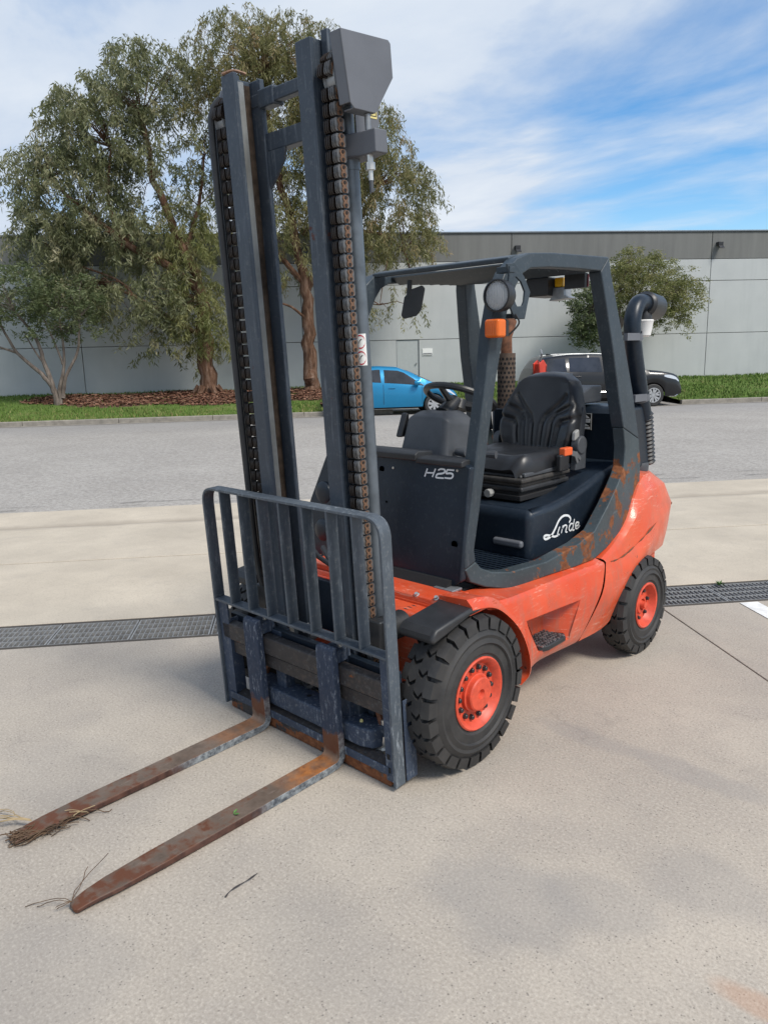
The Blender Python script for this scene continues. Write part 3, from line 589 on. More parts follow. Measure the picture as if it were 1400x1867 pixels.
# A: small multi-stemmed tree at the far left
tA = thing('small_tree', 'small multi-stemmed tree with grey forked stems at the left of the mulch bed', 'tree', S3(-8.07, 23.04, 0.30), SA)
m = MB(); hubs = [(-1.6, 0.2, 2.7), (-0.9, -0.3, 3.0), (0.3, 0.2, 3.0), (1.0, -0.1, 2.8), (-0.4, 0.3, 3.3), (-2.2, -0.1, 2.4), (0.6, 0.4, 2.3)]
limb(m, [(0, 0, -0.2), (-0.06, 0, 0.45), (-0.4, 0, 1.0), (-1.1, 0.1, 1.7), (-1.6, 0.2, 2.7)], 0.11, 0.03); limb(m, [(-0.08, 0, 0.4), (-0.25, 0, 1.3), (-0.5, 0.1, 2.2), (-0.9, -0.3, 3.0)], 0.09, 0.03)
limb(m, [(0.1, 0, -0.2), (0.14, 0, 0.6), (0.35, 0, 1.4), (0.3, 0.2, 3.0)], 0.08, 0.025); limb(m, [(0.18, 0, 0.2), (0.35, 0, 0.9), (0.8, 0, 1.7), (1.0, -0.1, 2.8)], 0.07, 0.025)
limb(m, [(0.3, 0, 1.3), (0.15, 0, 1.9), (-0.4, 0.3, 3.3)], 0.04, 0.02); limb(m, [(-1.1, 0.1, 1.7), (-1.8, 0, 2.0), (-2.2, -0.1, 2.4)], 0.04, 0.02); limb(m, [(-0.3, 0, 1.35), (-0.6, 0, 1.9), (-0.8, 0, 2.4)], 0.035, 0.015)
lob = [((-1.0, 0, 3.6), (1.5, 1.2, 0.9)), ((-2.0, 0, 2.9), (1.0, 0.9, 0.7), 0.7), ((0.6, 0, 3.4), (1.2, 1.0, 0.8)), ((1.0, 0.2, 2.6), (0.7, 0.7, 0.6), 0.7), ((0, 0, 2.4), (1.2, 0.8, 0.5), 0.5)]
tw = crown('crown', lob, 420, 34, (0.135, 0.019), 0.25, 0.35, 0.06, 'leaf_dark', tA); connect(m, hubs, tw, 0.22, 0.016); m.build('trunk', 'bark_grey', tA)
# B: broad gum with long grey-green leaves
tB = thing('gum_tree', 'broad drooping gum tree with grey-green leaves left of the forklift mast', 'tree', S3(-3.31, 24.53, 0.40), SA)
m = MB(); limb(m, [(0.1, 0, -0.3), (0, 0, 0.7), (0.05, 0, 2.2), (-0.1, 0, 3.9), (-0.6, 0, 5.2), (-1.3, 0.1, 7.2), (-1.5, 0, 9.2)], 0.34, 0.06, 12)
for a in range(6): m.tube([(0.3*math.cos(a*1.05), 0.3*math.sin(a*1.05), 0.30), (0.65*math.cos(a*1.05), 0.55*math.sin(a*1.05), -0.1)], [0.14, 0.06], 6)
limb(m, [(-0.1, 0, 3.6), (-1.0, -0.2, 4.4), (-2.3, -0.3, 5.1), (-3.6, -0.3, 6.2), (-4.6, -0.2, 7.2)], 0.17, 0.05); limb(m, [(0, 0, 2.0), (-0.8, -0.3, 2.5), (-2.0, -0.4, 3.3), (-3.3, -0.4, 3.9)], 0.11, 0.03)
limb(m, [(-2.3, -0.3, 5.1), (-2.8, -0.2, 6.4), (-2.6, 0, 8.2)], 0.09, 0.03); limb(m, [(-0.5, 0, 4.8), (0.1, 0.2, 6.4), (0.4, 0.2, 8.0)], 0.10, 0.03); limb(m, [(-2.2, -0.4, 3.4), (-2.8, -0.3, 4.0), (-4.4, -0.2, 4.6)], 0.06, 0.02)
hubs = [(-4.6, -0.2, 7.2), (-3.6, -0.3, 6.2), (-2.6, 0, 8.2), (-1.5, 0, 9.2), (-1.3, 0.1, 7.2), (0.4, 0.2, 8.0), (-3.3, -0.4, 3.9), (-4.4, -0.2, 4.6), (0.1, 0.2, 6.4), (-0.4, 0, 4.6), (-2.3, -0.3, 5.1), (0.1, 0, 3.2)]
lob = [((-4.1, 0, 7.0), (1.9, 1.7, 1.7)), ((-2.9, 0, 8.9), (1.7, 1.6, 1.5)), ((-1.4, 0, 10.2), (1.5, 1.4, 1.35)), ((-4.9, 0, 5.3), (1.2, 1.2, 1.2)), ((-2.9, 0, 5.6), (1.6, 1.4, 1.3), 0.85), ((-2.0, -0.3, 3.5), (1.8, 1.2, 1.15)), ((-4.4, 0, 3.7), (1.1, 1.0, 0.8), 0.7), ((-1.6, -0.2, 2.2), (0.9, 0.8, 0.7), 0.35), ((-1.2, 0, 7.4), (1.3, 1.2, 1.3), 0.30), ((0.3, 0, 8.0), (1.0, 1.1, 1.3), 0.35)]
tw = crown('crown', lob, 1050, 56, (0.205, 0.021), 0.75, 0.75, 0.075, 'leaf_greygreen', tB); connect(m, hubs, tw, 0.16, 0.024)
lob2 = [((-0.2, -0.3, 3.0), (0.75, 0.8, 1.6)), ((-0.3, -0.2, 5.1), (0.9, 0.9, 1.0)), ((0.2, -0.1, 1.6), (0.6, 0.6, 0.6), 0.5), ((0.0, 0, 6.4), (0.9, 0.8, 0.9), 0.6)]
tw = crown('crown', lob2, 230, 60, (0.22, 0.015), 0.9, 0.8, 0.05, 'leaf_yellowgreen', tB); connect(m, hubs, tw, 0.12, 0.016); m.build('trunk', 'bark', tB)
# C: tall gum behind the mast
tC = thing('gum_tree', 'tallest olive-green gum tree with red-brown trunk directly behind the forklift mast', 'tree', S3(0.36, 24.53, 0.38), SA)
m = MB(); limb(m, [(0, 0, -0.3), (-0.02, 0, 0.8), (0.0, 0, 2.4), (-0.1, 0, 3.9), (-0.5, 0.1, 6.0), (-1.0, 0, 8.4), (-1.2, 0, 10.6)], 0.30, 0.06, 12)
limb(m, [(-0.05, 0, 3.6), (0.6, -0.1, 4.5), (1.6, -0.2, 5.5), (2.6, -0.2, 7.0)], 0.15, 0.04); limb(m, [(-0.1, 0, 3.8), (-0.9, -0.3, 4.7), (-1.7, -0.4, 5.6)], 0.12, 0.04)
limb(m, [(0.0, 0, 2.5), (-0.6, -0.3, 3.0), (-1.3, -0.5, 3.2)], 0.06, 0.02); limb(m, [(1.6, -0.2, 5.5), (2.6, -0.3, 5.4), (3.4, -0.4, 4.8), (3.7, -0.5, 3.8)], 0.07, 0.02); limb(m, [(0.0, 0, 5.4), (0.9, 0.1, 7.2), (1.4, 0.1, 9.0)], 0.10, 0.03)
limb(m, [(3.0, -0.3, 5.1), (2.7, -0.4, 4.0), (2.5, -0.5, 3.0)], 0.03, 0.012)
hubs = [(2.6, -0.2, 7.0), (1.6, -0.2, 5.5), (-1.7, -0.4, 5.6), (-1.2, 0, 10.6), (-1.0, 0, 8.4), (1.4, 0.1, 9.0), (3.4, -0.4, 4.8), (-0.5, 0.1, 6.0), (2.5, -0.5, 3.0), (0.9, 0.1, 7.2)]
lob = [((-1.9, 0, 11.0), (1.75, 1.6, 1.45)), ((-0.3, 0, 11.3), (1.6, 1.5, 1.2)), ((-2.6, 0, 9.4), (1.2, 1.2, 1.2)), ((0.9, 0, 9.9), (1.5, 1.5, 1.5)), ((2.2, 0, 8.3), (1.5, 1.5, 1.5)), ((3.2, 0, 6.9), (1.3, 1.3, 1.35)), ((3.3, -0.1, 5.4), (1.2, 1.1, 0.9)), ((-0.9, 0, 8.4), (1.5, 1.3, 1.4), 0.9), ((0.6, 0, 6.9), (1.5, 1.2, 1.2), 0.8), ((-0.9, -0.1, 6.0), (1.3, 1.2, 1.0), 0.75), ((1.6, -0.1, 5.2), (1.3, 1.1, 0.9), 0.7), ((-0.7, -0.3, 4.6), (0.9, 0.8, 0.8), 0.5), ((3.2, -0.4, 3.1), (1.1, 0.7, 0.6), 0.42), ((2.2, -0.5, 2.6), (0.7, 0.5, 0.5), 0.4), ((4.0, -0.4, 3.9), (0.5, 0.5, 0.6), 0.4)]
tw = crown('crown', lob, 1450, 56, (0.185, 0.017), 0.95, 0.78, 0.065, 'leaf_olive', tC); connect(m, hubs, tw, 0.15, 0.022); m.build('trunk', 'bark', tC)
# D: round small-leaved tree behind the black car
tD = thing('round_tree', 'round yellow-green small-leaved tree behind the black parked car', 'tree', S3(11.9, 25.0, 0.40), SA)
m = MB(); limb(m, [(-0.2, 0, -0.3), (-0.15, 0, 0.9), (0.1, 0, 1.8), (0.8, 0, 3.0), (1.3, 0, 4.2)], 0.13, 0.03); limb(m, [(-0.15, 0, 0.8), (-0.5, 0, 1.8), (-0.8, 0, 3.0)], 0.08, 0.02); limb(m, [(0.1, 0, 1.7), (1.2, 0, 2.3), (2.2, 0, 3.2)], 0.07, 0.02); limb(m, [(0.3, 0, 2.1), (0.2, 0.1, 3.2), (0.5, 0, 4.4)], 0.06, 0.02)
hubs = [(1.3, 0, 4.2), (-0.8, 0, 3.0), (2.2, 0, 3.2), (0.5, 0, 4.4), (0.8, 0, 3.0)]
lob = [((1.4, 0, 3.5), (1.6, 1.3, 1.25)), ((0.9, 0, 4.3), (1.0, 0.9, 0.75)), ((2.4, 0, 3.2), (0.9, 0.9, 0.9)), ((0.0, 0, 3.7), (0.9, 0.8, 0.8)), ((2.0, -0.1, 2.3), (1.0, 0.8, 0.6), 0.6)]
tw = crown('crown', lob, 640, 44, (0.10, 0.018), 0.3, 0.38, 0.055, 'leaf_yellowgreen', tD); connect(m, hubs, tw, 0.2, 0.014)
lob2 = [((-0.9, 0, 2.8), (0.75, 0.7, 0.95)), ((-1.0, 0, 1.9), (0.6, 0.6, 0.6), 0.7)]
tw = crown('crown', lob2, 230, 34, (0.11, 0.028), 0.25, 0.35, 0.06, 'leaf_dark', tD); connect(m, hubs, tw, 0.2, 0.012); m.build('trunk', 'bark_grey', tD)

# ------------------------------------------------------------------ parked cars
def build_car(root, L, zt, zb, W, wr, axles, paint, wins, head, tail, spokes, sill=0.24, ride=0.30, rail=False, clad=None, sx=1.0):
    L *= sx; zt = [(a*sx, b) for a, b in zt]; zb = [(a*sx, b) for a, b in zb]; axles = [a*sx for a in axles]; wins = [tuple(q*sx for q in w) for w in wins]
    head = dict(head, screen=[a*sx for a in head['screen']], lamp=(head['lamp'][0]*sx, head['lamp'][1]*sx)+head['lamp'][2:], mirror=head['mirror']*sx, handles=[a*sx for a in head['handles']], seams=[a*sx for a in head['seams']])
    tail = dict(tail, screen=[a*sx for a in tail['screen']], lamp=(tail['lamp'][0]*sx, tail['lamp'][1]*sx)+tail['lamp'][2:])
    X = sorted(set([round(v, 3) for v in np.linspace(-L/2, L/2, 53)]+[round(a+wr*1.13*math.cos(t), 3) for a in axles for t in np.linspace(0, math.pi, 15)]))
    f = lambda tab, x: float(np.interp(x, [a for a, _ in tab], [b for _, b in tab]))
    def endw(x):                                   # plan taper at nose and tail
        q = abs(x)/(L/2); return 1-0.16*max(0, (q-0.72)/0.28)**2.2
    def zbot(x):
        z = sill+0.06*max(0, (abs(x)/(L/2)-0.85)/0.15)
        for a in axles:
            d = abs(x-a); R = wr*1.13
            if d <= R: z = max(z, wr+math.sqrt(max(0, R*R-d*d)))
        return z
    def section(x):
        b, t_, bt = zbot(x), f(zt, x), f(zb, x); e = W*endw(x); h = max(0.0, min(1.0, (t_-bt)/0.42)); bt = min(bt, t_-0.015); b = min(b, bt-0.04)
        wroof = e*(0.93-0.20*h); zm = 0.52*bt+0.48*sill; zm = max(zm, b+0.4*(bt-b)); zl = b+0.25*(zm-b)
        return [(e*0.955, b), (e*0.975, zl), (e, zm), (e*0.985, zm+0.55*(bt-zm)), (e*0.955, bt), (wroof, t_-0.045*(0.3+h)), (wroof*0.86, t_-0.010), (wroof*0.45, t_), (0, t_+0.004)]
    S = [section(x) for x in X]; n = 9; m = MB()
    for side in (-1, 1):
        vs = [(x, side*w, z) for x, s in zip(X, S) for (w, z) in s]; m.add(vs, [(i*n+j, i*n+j+1, (i+1)*n+j+1, (i+1)*n+j) for i in range(len(X)-1) for j in range(n-1)])
        m.add([(X[0], side*w, z) for w, z in S[0]]+[(X[0], 0, S[0][0][1])], [tuple(range(10))]); m.add([(X[-1], side*w, z) for w, z in S[-1]]+[(X[-1], 0, S[-1][0][1])], [tuple(range(10))[::-1]])
    bm = bmesh.new(); me = bpy.data.meshes.new('body'); me.from_pydata(m.v, [], m.f); bm.from_mesh(me); bmesh.ops.remove_doubles(bm, verts=bm.verts, dist=0.0008); bmesh.ops.recalc_face_normals(bm, faces=bm.faces); bm.to_mesh(me); bm.free()
    body = fin('body', me, paint, root, angle=42)
    m = MB(); m.box(-L/2+0.45, L/2-0.55, -W+0.30, W-0.30, ride-0.12, 0.55); m.build('underbody', 'grille_black', root)
    def sp(x, v, off=0.006):                       # point on the side between belt (0) and roof edge (1), camera side
        s = section(x); a, b = s[4], s[5]; return (x, -(a[0]+(b[0]-a[0])*v+off), a[1]+(b[1]-a[1])*v)
    for (x0, x1, tl, tr) in wins:                  # side panes; tl/tr: how far the lower/upper corners are pulled in
        for sgn in (1, -1):
            k = 10; vs = []
            for i in range(k+1):
                u = i/k; lo = sp(x0+(x1-x0)*u, 0.10); hi = sp((x0+tl)+(x1-tr-x0-tl)*u, 0.90); vs += [(lo[0], sgn*lo[1], lo[2]), (hi[0], sgn*hi[1], hi[2])]
            mm = MB(); mm.add(vs, [(2*i, 2*i+1, 2*i+3, 2*i+2) for i in range(k)]); mm.build('side_window', 'car_glass', root)
    def screen(xa, xb, name):
        mm = MB(); vs = []; k = 6
        for i in range(k+1):
            x = xa+(xb-xa)*i/k; s = section(x)
            for (w, z) in (s[5], s[6], s[7], (0, s[8][1])): vs.append((x, -w*0.97, z+0.008))
            for (w, z) in (s[7], s[6], s[5]): vs.append((x, w*0.97, z+0.008))
        mm.add(vs, [(i*7+j, i*7+j+1, (i+1)*7+j+1, (i+1)*7+j) for i in range(k) for j in range(6)]); mm.build(name, 'car_glass', root)
    screen(*head['screen'], 'windscreen'); screen(*tail['screen'], 'rear_window')
    for a in axles:
        for sgn in (-1, 1):
            y = sgn*(W-0.10); mm = MB(); w = 0.10; r = wr
            mm.lathe([(-w, r*0.66), (-w, r*0.92), (-w*0.75, r), (w*0.75, r), (w, r*0.92), (w, r*0.66)], (a, y, r), 'y', 36, True); ty = mm.build('tyre', 'tyre_rubber', root)
            mm = MB(); out = sgn*(w-0.012); mm.lathe([(-w*0.8, r*0.66), (-w*0.8, r*0.05), (-w*0.75, r*0.05), (-w*0.72, r*0.62), (w*0.95, r*0.665), (w*0.95, r*0.64)], (a, y, r), 'y', 32); mm.build('rim', 'grille_black', ty)
            mm = MB(); mm.lathe([(out-0.02, r*0.67), (out-0.02, r*0.60), (out+0.004*sgn, r*0.60), (out+0.004*sgn, r*0.67)], (a, y, r), 'y', 32, True); mm.cyl((a, y, r), r*0.13, out-0.02*sgn, out+0.004*sgn, 'y', 12)
            for k in range(spokes):
                th = 2*math.pi*(k+0.25)/spokes; c, s_ = math.cos(th), math.sin(th)
                for sp_ in ((-0.55, 0.55) if spokes < 7 else (0,)):
                    c2, s2 = math.cos(th+sp_*0.42), math.sin(th+sp_*0.42); ww = 0.075*r if spokes < 7 else 0.115*r
                    vs = []
                    for yy in (out-0.02*sgn, out+0.002*sgn):
                        for (rr_, cc, ss, k2) in ((0.1, c, s_, 0.8), (0.63, c2, s2, 1.15)):
                            for q in (-1, 1): vs.append((a+cc*rr_*r-ss*q*ww*k2, y+yy, r+ss*rr_*r+cc*q*ww*k2))
                    mm.add(vs, [(0, 1, 3, 2), (4, 6, 7, 5), (0, 4, 5, 1), (2, 3, 7, 6), (0, 2, 6, 4), (1, 5, 7, 3)])
            mm.build('wheel_spokes', 'alloy', ty)
            mm = MB(); mm.lathe([(0.0, r*1.12), (0.0, r*0.3), (0.02, r*0.3), (0.02, r*1.12)], (a, sgn*(W-0.26), r), 'y', 24); mm.build('wheel_well', 'grille_black', root)
    for sgn in (-1, 1):                            # lamps, mirrors, handles
        for nm, mat, (x0, x1, r0, r1, g) in (('headlight', 'head_glass', head['lamp']), ('taillight', 'tail_red', tail['lamp'])):
            mm = MB(); vs = []
            for i in range(6):
                x = x0+(x1-x0)*i/5; s = section(x); k = 1-abs(i/5-0.5)*g
                for q in (r0, r0+(r1-r0)*k): 
                    za = s[2][1]+(s[4][1]-s[2][1])*q; j = 2 if q < 0.5 else 3; fr = np.interp(za, [s[2][1], s[3][1], s[4][1]], [s[2][0], s[3][0], s[4][0]]); vs.append((x, sgn*(fr+0.008), za))
            mm.add(vs, [(2*i, 2*i+1, 2*i+3, 2*i+2) for i in range(5)]); mm.build(nm, mat, root)
        xm = head['mirror']; s = section(xm); mm = MB(); y0 = s[4][0]
        mm.lathe([(-0.10, 0.02), (-0.09, 0.06), (0, 0.085), (0.07, 0.06), (0.10, 0.01)], (xm, sgn*(y0+0.12), s[4][1]+0.10), 'x', 14); mm.tube([(xm+0.02, sgn*y0*0.96, s[4][1]+0.01), (xm+0.01, sgn*(y0+0.10), s[4][1]+0.06)], 0.022, 8)
        mm.build('side_mirror', paint if not clad else paint, root)
        for xh in head['handles']:
            s = section(xh); zz = s[3][1]+0.35*(s[4][1]-s[3][1]); mm = MB(); mm.box(xh-0.10, xh+0.10, sgn*(s[3][0]-0.01)-0.012, sgn*(s[3][0]-0.01)+0.03*sgn, zz-0.012, zz+0.014); mm.build('door_handle', paint, root, bevel=0.008)
        for xs in head['seams']:                    # door gaps
            s = section(xs); mm = MB(); pts = [(s[j][0]+0.002, s[j][1]) for j in (1, 2, 3, 4)]
            mm.add([q for (w, z) in pts for q in ((xs-0.006, sgn*w, z), (xs+0.006, sgn*w, z))], [(2*i, 2*i+1, 2*i+3, 2*i+2) for i in range(3)]); mm.build('door_gap', 'grille_black', root)
    if rail:
        for sgn in (-1, 1):
            pts = [(x, sgn*(section(x)[5][0]-0.03), section(x)[5][1]+0.055) for x in np.linspace(-1.75, 0.25, 9)]; mm = MB(); mm.tube(pts, 0.016, 6); mm.build('roof_rail', 'grey_steel', root)
    return section
bc = thing('hatchback_car', 'small bright blue hatchback parked across the road behind the mast', 'car', S3(2.75, 20.28, -0.135), SA)
build_car(bc, 3.9, [(-1.95, 0.72), (-1.88, 1.0), (-1.62, 1.28), (-1.25, 1.42), (-0.5, 1.472), (0.1, 1.43), (0.5, 1.28), (1.12, 0.985), (1.45, 0.89), (1.75, 0.765), (1.9, 0.6), (1.95, 0.48)],
    [(-1.95, 0.70), (-1.6, 1.02), (-1.0, 0.98), (0.0, 0.90), (0.95, 0.835), (1.2, 0.86), (1.6, 0.76), (1.9, 0.56), (1.95, 0.44)], 0.845, 0.295, (1.18, -1.31), 'car_blue',
    [(-1.28, -0.42, 0.22, 0.02), (-0.32, 0.90, 0.0, 0.62)], dict(screen=(0.42, 1.08), lamp=(1.38, 1.84, 0.62, 1.0, 0.9), mirror=0.66, handles=(-0.10, -1.0), seams=(-0.36, 0.82)), dict(screen=(-1.80, -1.42), lamp=(-1.90, -1.62, 0.6, 1.0, 0.6)), 7)
sv = thing('suv_car', 'black sport utility car parked across the road behind the forklift seat', 'car', S3(9.46, 20.42, -0.13), SA)
sec = build_car(sv, 4.68, [(-2.34, 0.80), (-2.28, 1.10), (-2.02, 1.52), (-1.85, 1.61), (-1.2, 1.67), (-0.4, 1.675), (0.2, 1.63), (0.6, 1.50), (1.20, 1.15), (1.7, 1.09), (2.05, 1.02), (2.24, 0.92), (2.31, 0.78), (2.34, 0.62)],
    [(-2.34, 0.78), (-2.1, 1.12), (-1.2, 1.09), (0.2, 1.03), (1.1, 0.985), (1.3, 1.04), (1.8, 1.0), (2.15, 0.90), (2.28, 0.76), (2.34, 0.56)], 0.90, 0.345, (1.40, -1.27), 'car_black',
    [(-1.95, -1.28, 0.18, 0.02), (-1.20, -0.20, 0.02, 0.04), (-0.08, 1.00, 0.0, 0.62)], dict(screen=(0.5, 1.15), lamp=(1.72, 2.22, 0.66, 1.02, 0.9), mirror=0.78, handles=(0.12, -0.95), seams=(-0.13, 0.95)), dict(screen=(-2.20, -1.98), lamp=(-2.31, -1.78, 0.80, 1.16, 0.3)), 6, sill=0.30, rail=True, sx=1.05)
m = MB(); m.tube([(-1.9, -0.905, 0.50), (-0.2, -0.912, 0.50), (1.0, -0.908, 0.50)], 0.014, 6); m.build('chrome_strip', 'chrome', sv)
m = MB(); pts = [(2.31, -0.62, 0.30), (2.45, -0.55, 0.34), (2.475, -0.52, 0.50), (2.46, -0.52, 0.62)]; m.tube(smooth_line(pts), 0.022, 8); pts = [(2.02, -0.80, 0.30), (2.31, -0.66, 0.29), (2.45, -0.45, 0.30)]; m.tube(smooth_line(pts), 0.022, 8); m.build('bumper_trim', 'chrome', sv)
m = MB(); m.prism([(-1.55, 1.66), (-1.75, 1.645), (-1.74, 1.70)], -0.02, 0.02, 'y'); m.build('roof_antenna', 'car_black', sv)

# ------------------------------------------------------------------ the forklift
FL = thing('forklift', 'orange and dark blue counterbalance forklift standing on the concrete yard', 'forklift', (0, 0, 0))
TILT = 0.049
def mast_part(o): o.rotation_euler.x = TILT; return o
# wheels -------------------------------------------------------------
def fork_wheel(name, cx0, cx1, y, R, rim_r, nlug, nuts, side, hub):
    w = abs(cx1-cx0); s = side; outer, inner = (cx1, cx0) if s > 0 else (-cx1, -cx0)
    def P(d): return outer-s*d                      # d: depth from the outer face
    m = MB(); Rc = R-0.023
    prof = [(w-0.02, rim_r), (w, rim_r+0.02), (w-0.005, R*0.80), (w-0.02, Rc-0.02), (w-0.04, Rc), (0.04, Rc), (0.018, Rc-0.022), (0.010, R*0.80), (0.0, R*0.76), (0.004, R*0.72), (-0.004, R*0.66), (0.006, R*0.64), (0.004, rim_r+0.022), (0.012, rim_r+0.012), (0.010, rim_r+0.004), (0.03, rim_r)]
    m.lathe([(P(d)-outer, r) for d, r in prof], (outer, y, R), 'x', 56, True)
    step = 2*math.pi/nlug
    for half in (0, 1):                             # chevron tread blocks, two staggered rows
        for k in range(nlug):
            a0 = k*step+half*step*0.5
            # outline in (angle, depth): shoulder end -> centre, with a zigzag edge
            row = [(0.012, 0.0), (0.045, 0.0), (w*0.27, 0.16), (w*0.36, -0.02), (w*0.50, 0.12)] if half == 0 else [(w-0.012, 0.0), (w-0.045, 0.0), (w*0.73, 0.16), (w*0.64, -0.02), (w*0.50, 0.12)]
            L = 0.79*step; vs = []
            for d, off in row:
                rt = R if 0.02 < d < w-0.02 else R-0.009; rb = Rc-0.03 if not 0.02 < d < w-0.02 else Rc-0.004
                for aa in (a0+off*step*1.6, a0+off*step*1.6+L):
                    for r in (rb, rt): vs.append((P(d), y+r*math.sin(aa), R+r*math.cos(aa)))
            n = len(row); fs = []
            for i in range(n-1):
                b = 4*i; c = 4*(i+1); fs += [(b+1, b+3, c+3, c+1), (b, c, c+1, b+1), (b+2, b+3, c+3, c+2)]
            fs += [(0, 1, 3, 2), (4*n-4, 4*n-2, 4*n-1, 4*n-3)]; m.add(vs, fs)
            d0 = 0.012 if half == 0 else w-0.012; d1 = 0.010 if half == 0 else w-0.006  # the lug running down over the shoulder
            vs = []
            for aa in (a0, a0+L):
                for d, r in ((d0, R-0.009), (d1-0.004*(1 if half == 0 else -1), R*0.835), (d1+0.012*(1 if half == 0 else -1), R*0.835), (d0+0.02*(1 if half == 0 else -1), R-0.03)): vs.append((P(d), y+r*math.sin(aa), R+r*math.cos(aa)))
            m.add(vs, [(0, 1, 5, 4), (0, 3, 2, 1), (4, 5, 6, 7), (1, 2, 6, 5)])
    ty = m.build(name, 'tyre_rubber', FL, angle=28)
    m = MB(); dd = hub['dish']
    m.lathe([(P(d)-outer, r) for d, r in ((0.05, rim_r+0.004), (0.006, rim_r+0.006), (0.002, rim_r), (0.006, rim_r-0.008), (dd-0.01, rim_r-0.020), (dd, rim_r-0.028), (dd+0.004, 0.004))], (outer, y, R), 'x', 40); m.build('rim', 'wheel_orange', ty)
    m = MB()
    m.lathe([(P(d)-outer, r) for d, r in hub['prof']], (outer, y, R), 'x', 32); m.build('hub', 'wheel_orange', ty)
    nut = None
    for k in nuts:
        a = 2*math.pi*k; yy, zz = y+hub['pcd']*math.sin(a), R+hub['pcd']*math.cos(a)
        if nut is None:
            mm = MB(); mm.lathe([(0, 0.0125), (0.004*s, 0.0125), (0.005*s, 0.0105), (0.013*s, 0.0100), (0.015*s, 0.0080), (0.0155*s, 0.001)], (0, 0, 0), 'x', 8); nut = mm.build('wheel_nut', 'black_plastic', ty, smooth=False); nn = nut
        else: nn = dup(nut, ty)
        nn.location = (P(dd), yy, zz)
    return ty
fh = dict(dish=0.035, pcd=0.107, prof=((0.036, 0.083), (0.022, 0.083), (0.020, 0.080), (0.020, 0.074), (0.002, 0.072), (-0.003, 0.066), (-0.003, 0.022), (0.012, 0.016), (0.016, 0.002)))
nf = [(k+0.5)/14 for k in range(14)]
fork_wheel('front_tyre', 0.505, 0.695, 0.0, 0.328, 0.152, 24, nf, 1, fh); fork_wheel('front_tyre', 0.505, 0.695, 0.0, 0.328, 0.152, 24, nf, -1, fh)
rh = dict(dish=0.045, pcd=0.078, prof=((0.046, 0.052), (0.035, 0.050), (0.032, 0.034), (0.050, 0.030), (0.030, 0.020), (0.012, 0.018), (0.010, 0.004)))
nr = [(k+0.3)/6 for k in range(6)]
fork_wheel('rear_tyre', 0.505, 0.665, 1.604, 0.283, 0.126, 20, nr, 1, rh); fork_wheel('rear_tyre', 0.505, 0.665, 1.604, 0.283, 0.126, 20, nr, -1, rh)

# side frames: overhead guard pillars and sills ----------------------
SIDE = [(0.470,1.385,2.174,1.305,2.099),(0.470,1.105,2.165,1.031,2.096),(0.470,0.856,2.157,0.812,2.088),(0.470,0.652,2.142,0.667,2.075),(0.468,0.557,2.112,0.609,2.049),(0.466,0.478,2.051,0.562,1.997),(0.463,0.415,1.946,0.505,1.903),(0.460,0.373,1.786,0.470,1.762),(0.458,0.349,1.601,0.426,1.598),(0.456,0.297,1.344,0.373,1.337),(0.455,0.240,1.036,0.312,1.024),(0.455,0.208,0.869,0.272,0.849),(0.458,0.200,0.771,0.280,0.794),(0.465,0.230,0.710,0.311,0.758),(0.490,0.307,0.673,0.361,0.733),(0.530,0.460,0.633,0.446,0.721),(0.560,0.707,0.645,0.704,0.719),(0.585,0.936,0.645,0.956,0.760),(0.590,1.103,0.646,1.110,0.799),(0.580,1.260,0.674,1.260,0.906),(0.570,1.428,0.731,1.364,0.984),(0.555,1.585,0.828,1.444,1.037),(0.545,1.689,0.947,1.492,1.084),(0.540,1.700,1.076,1.505,1.187),(0.535,1.676,1.215,1.487,1.293),(0.520,1.617,1.461,1.446,1.470),(0.510,1.542,1.669,1.393,1.686),(0.490,1.469,1.897,1.344,1.908),(0.475,1.405,2.088,1.309,2.070)]
def band(m, idx, s, th):
    vs = []
    for i in idx:
        X, yo, zo, yi, zi = SIDE[i]; vs += [(s*X, yo, zo), (s*X, yi, zi), (s*(X-th), yi, zi), (s*(X-th), yo, zo)]
    n = len(idx); fs = [(4*i+a, 4*i+(a+1) % 4, 4*i+4+(a+1) % 4, 4*i+4+a) for i in range(n-1) for a in range(4)]+[(0, 1, 2, 3), (4*n-4, 4*n-1, 4*n-2, 4*n-3)]
    m.add(vs, fs)
m = MB()
for s in (1, -1): band(m, list(range(0, 13)), s, 0.062)
# cross beams of the roof
def beam(m, y0, z0, y1, z1, th, x=0.41):
    d = Vector((0, y1-y0, z1-z0)).normalized(); nn = Vector((0, -d.z, d.y))*th
    pl = [(y0, z0), (y1, z1), (y1+nn.y, z1+nn.z), (y0+nn.y, z0+nn.z)]; m.prism(pl, -x, x)
beam(m, 0.560, 2.098, 0.640, 2.116, 0.024, 0.465-0.04); beam(m, 1.27, 2.105, 1.375, 2.108, 0.055)
guard = m.build('overhead_guard', 'guard_paint', FL, bevel=0.008, angle=30)
m = None
for i in range(7):
    y = 0.715+i*0.085; mm = MB(); beam(mm, y-0.032, 2.092+0.003*i+0.014, y+0.032, 2.092+0.003*i-0.018, 0.008, 0.407); mm.build('roof_slat', 'guard_paint', guard)
for s in (1, -1):
    m = MB(); band(m, list(range(24, 29))+[0], s, 0.075); m.build('rear_pillar', 'guard_paint', FL, bevel=0.008, angle=30)
    m = MB(); band(m, list(range(12, 25)), s, 0.07); m.build('sill_frame', 'sill_paint', FL, bevel=0.008, angle=30)
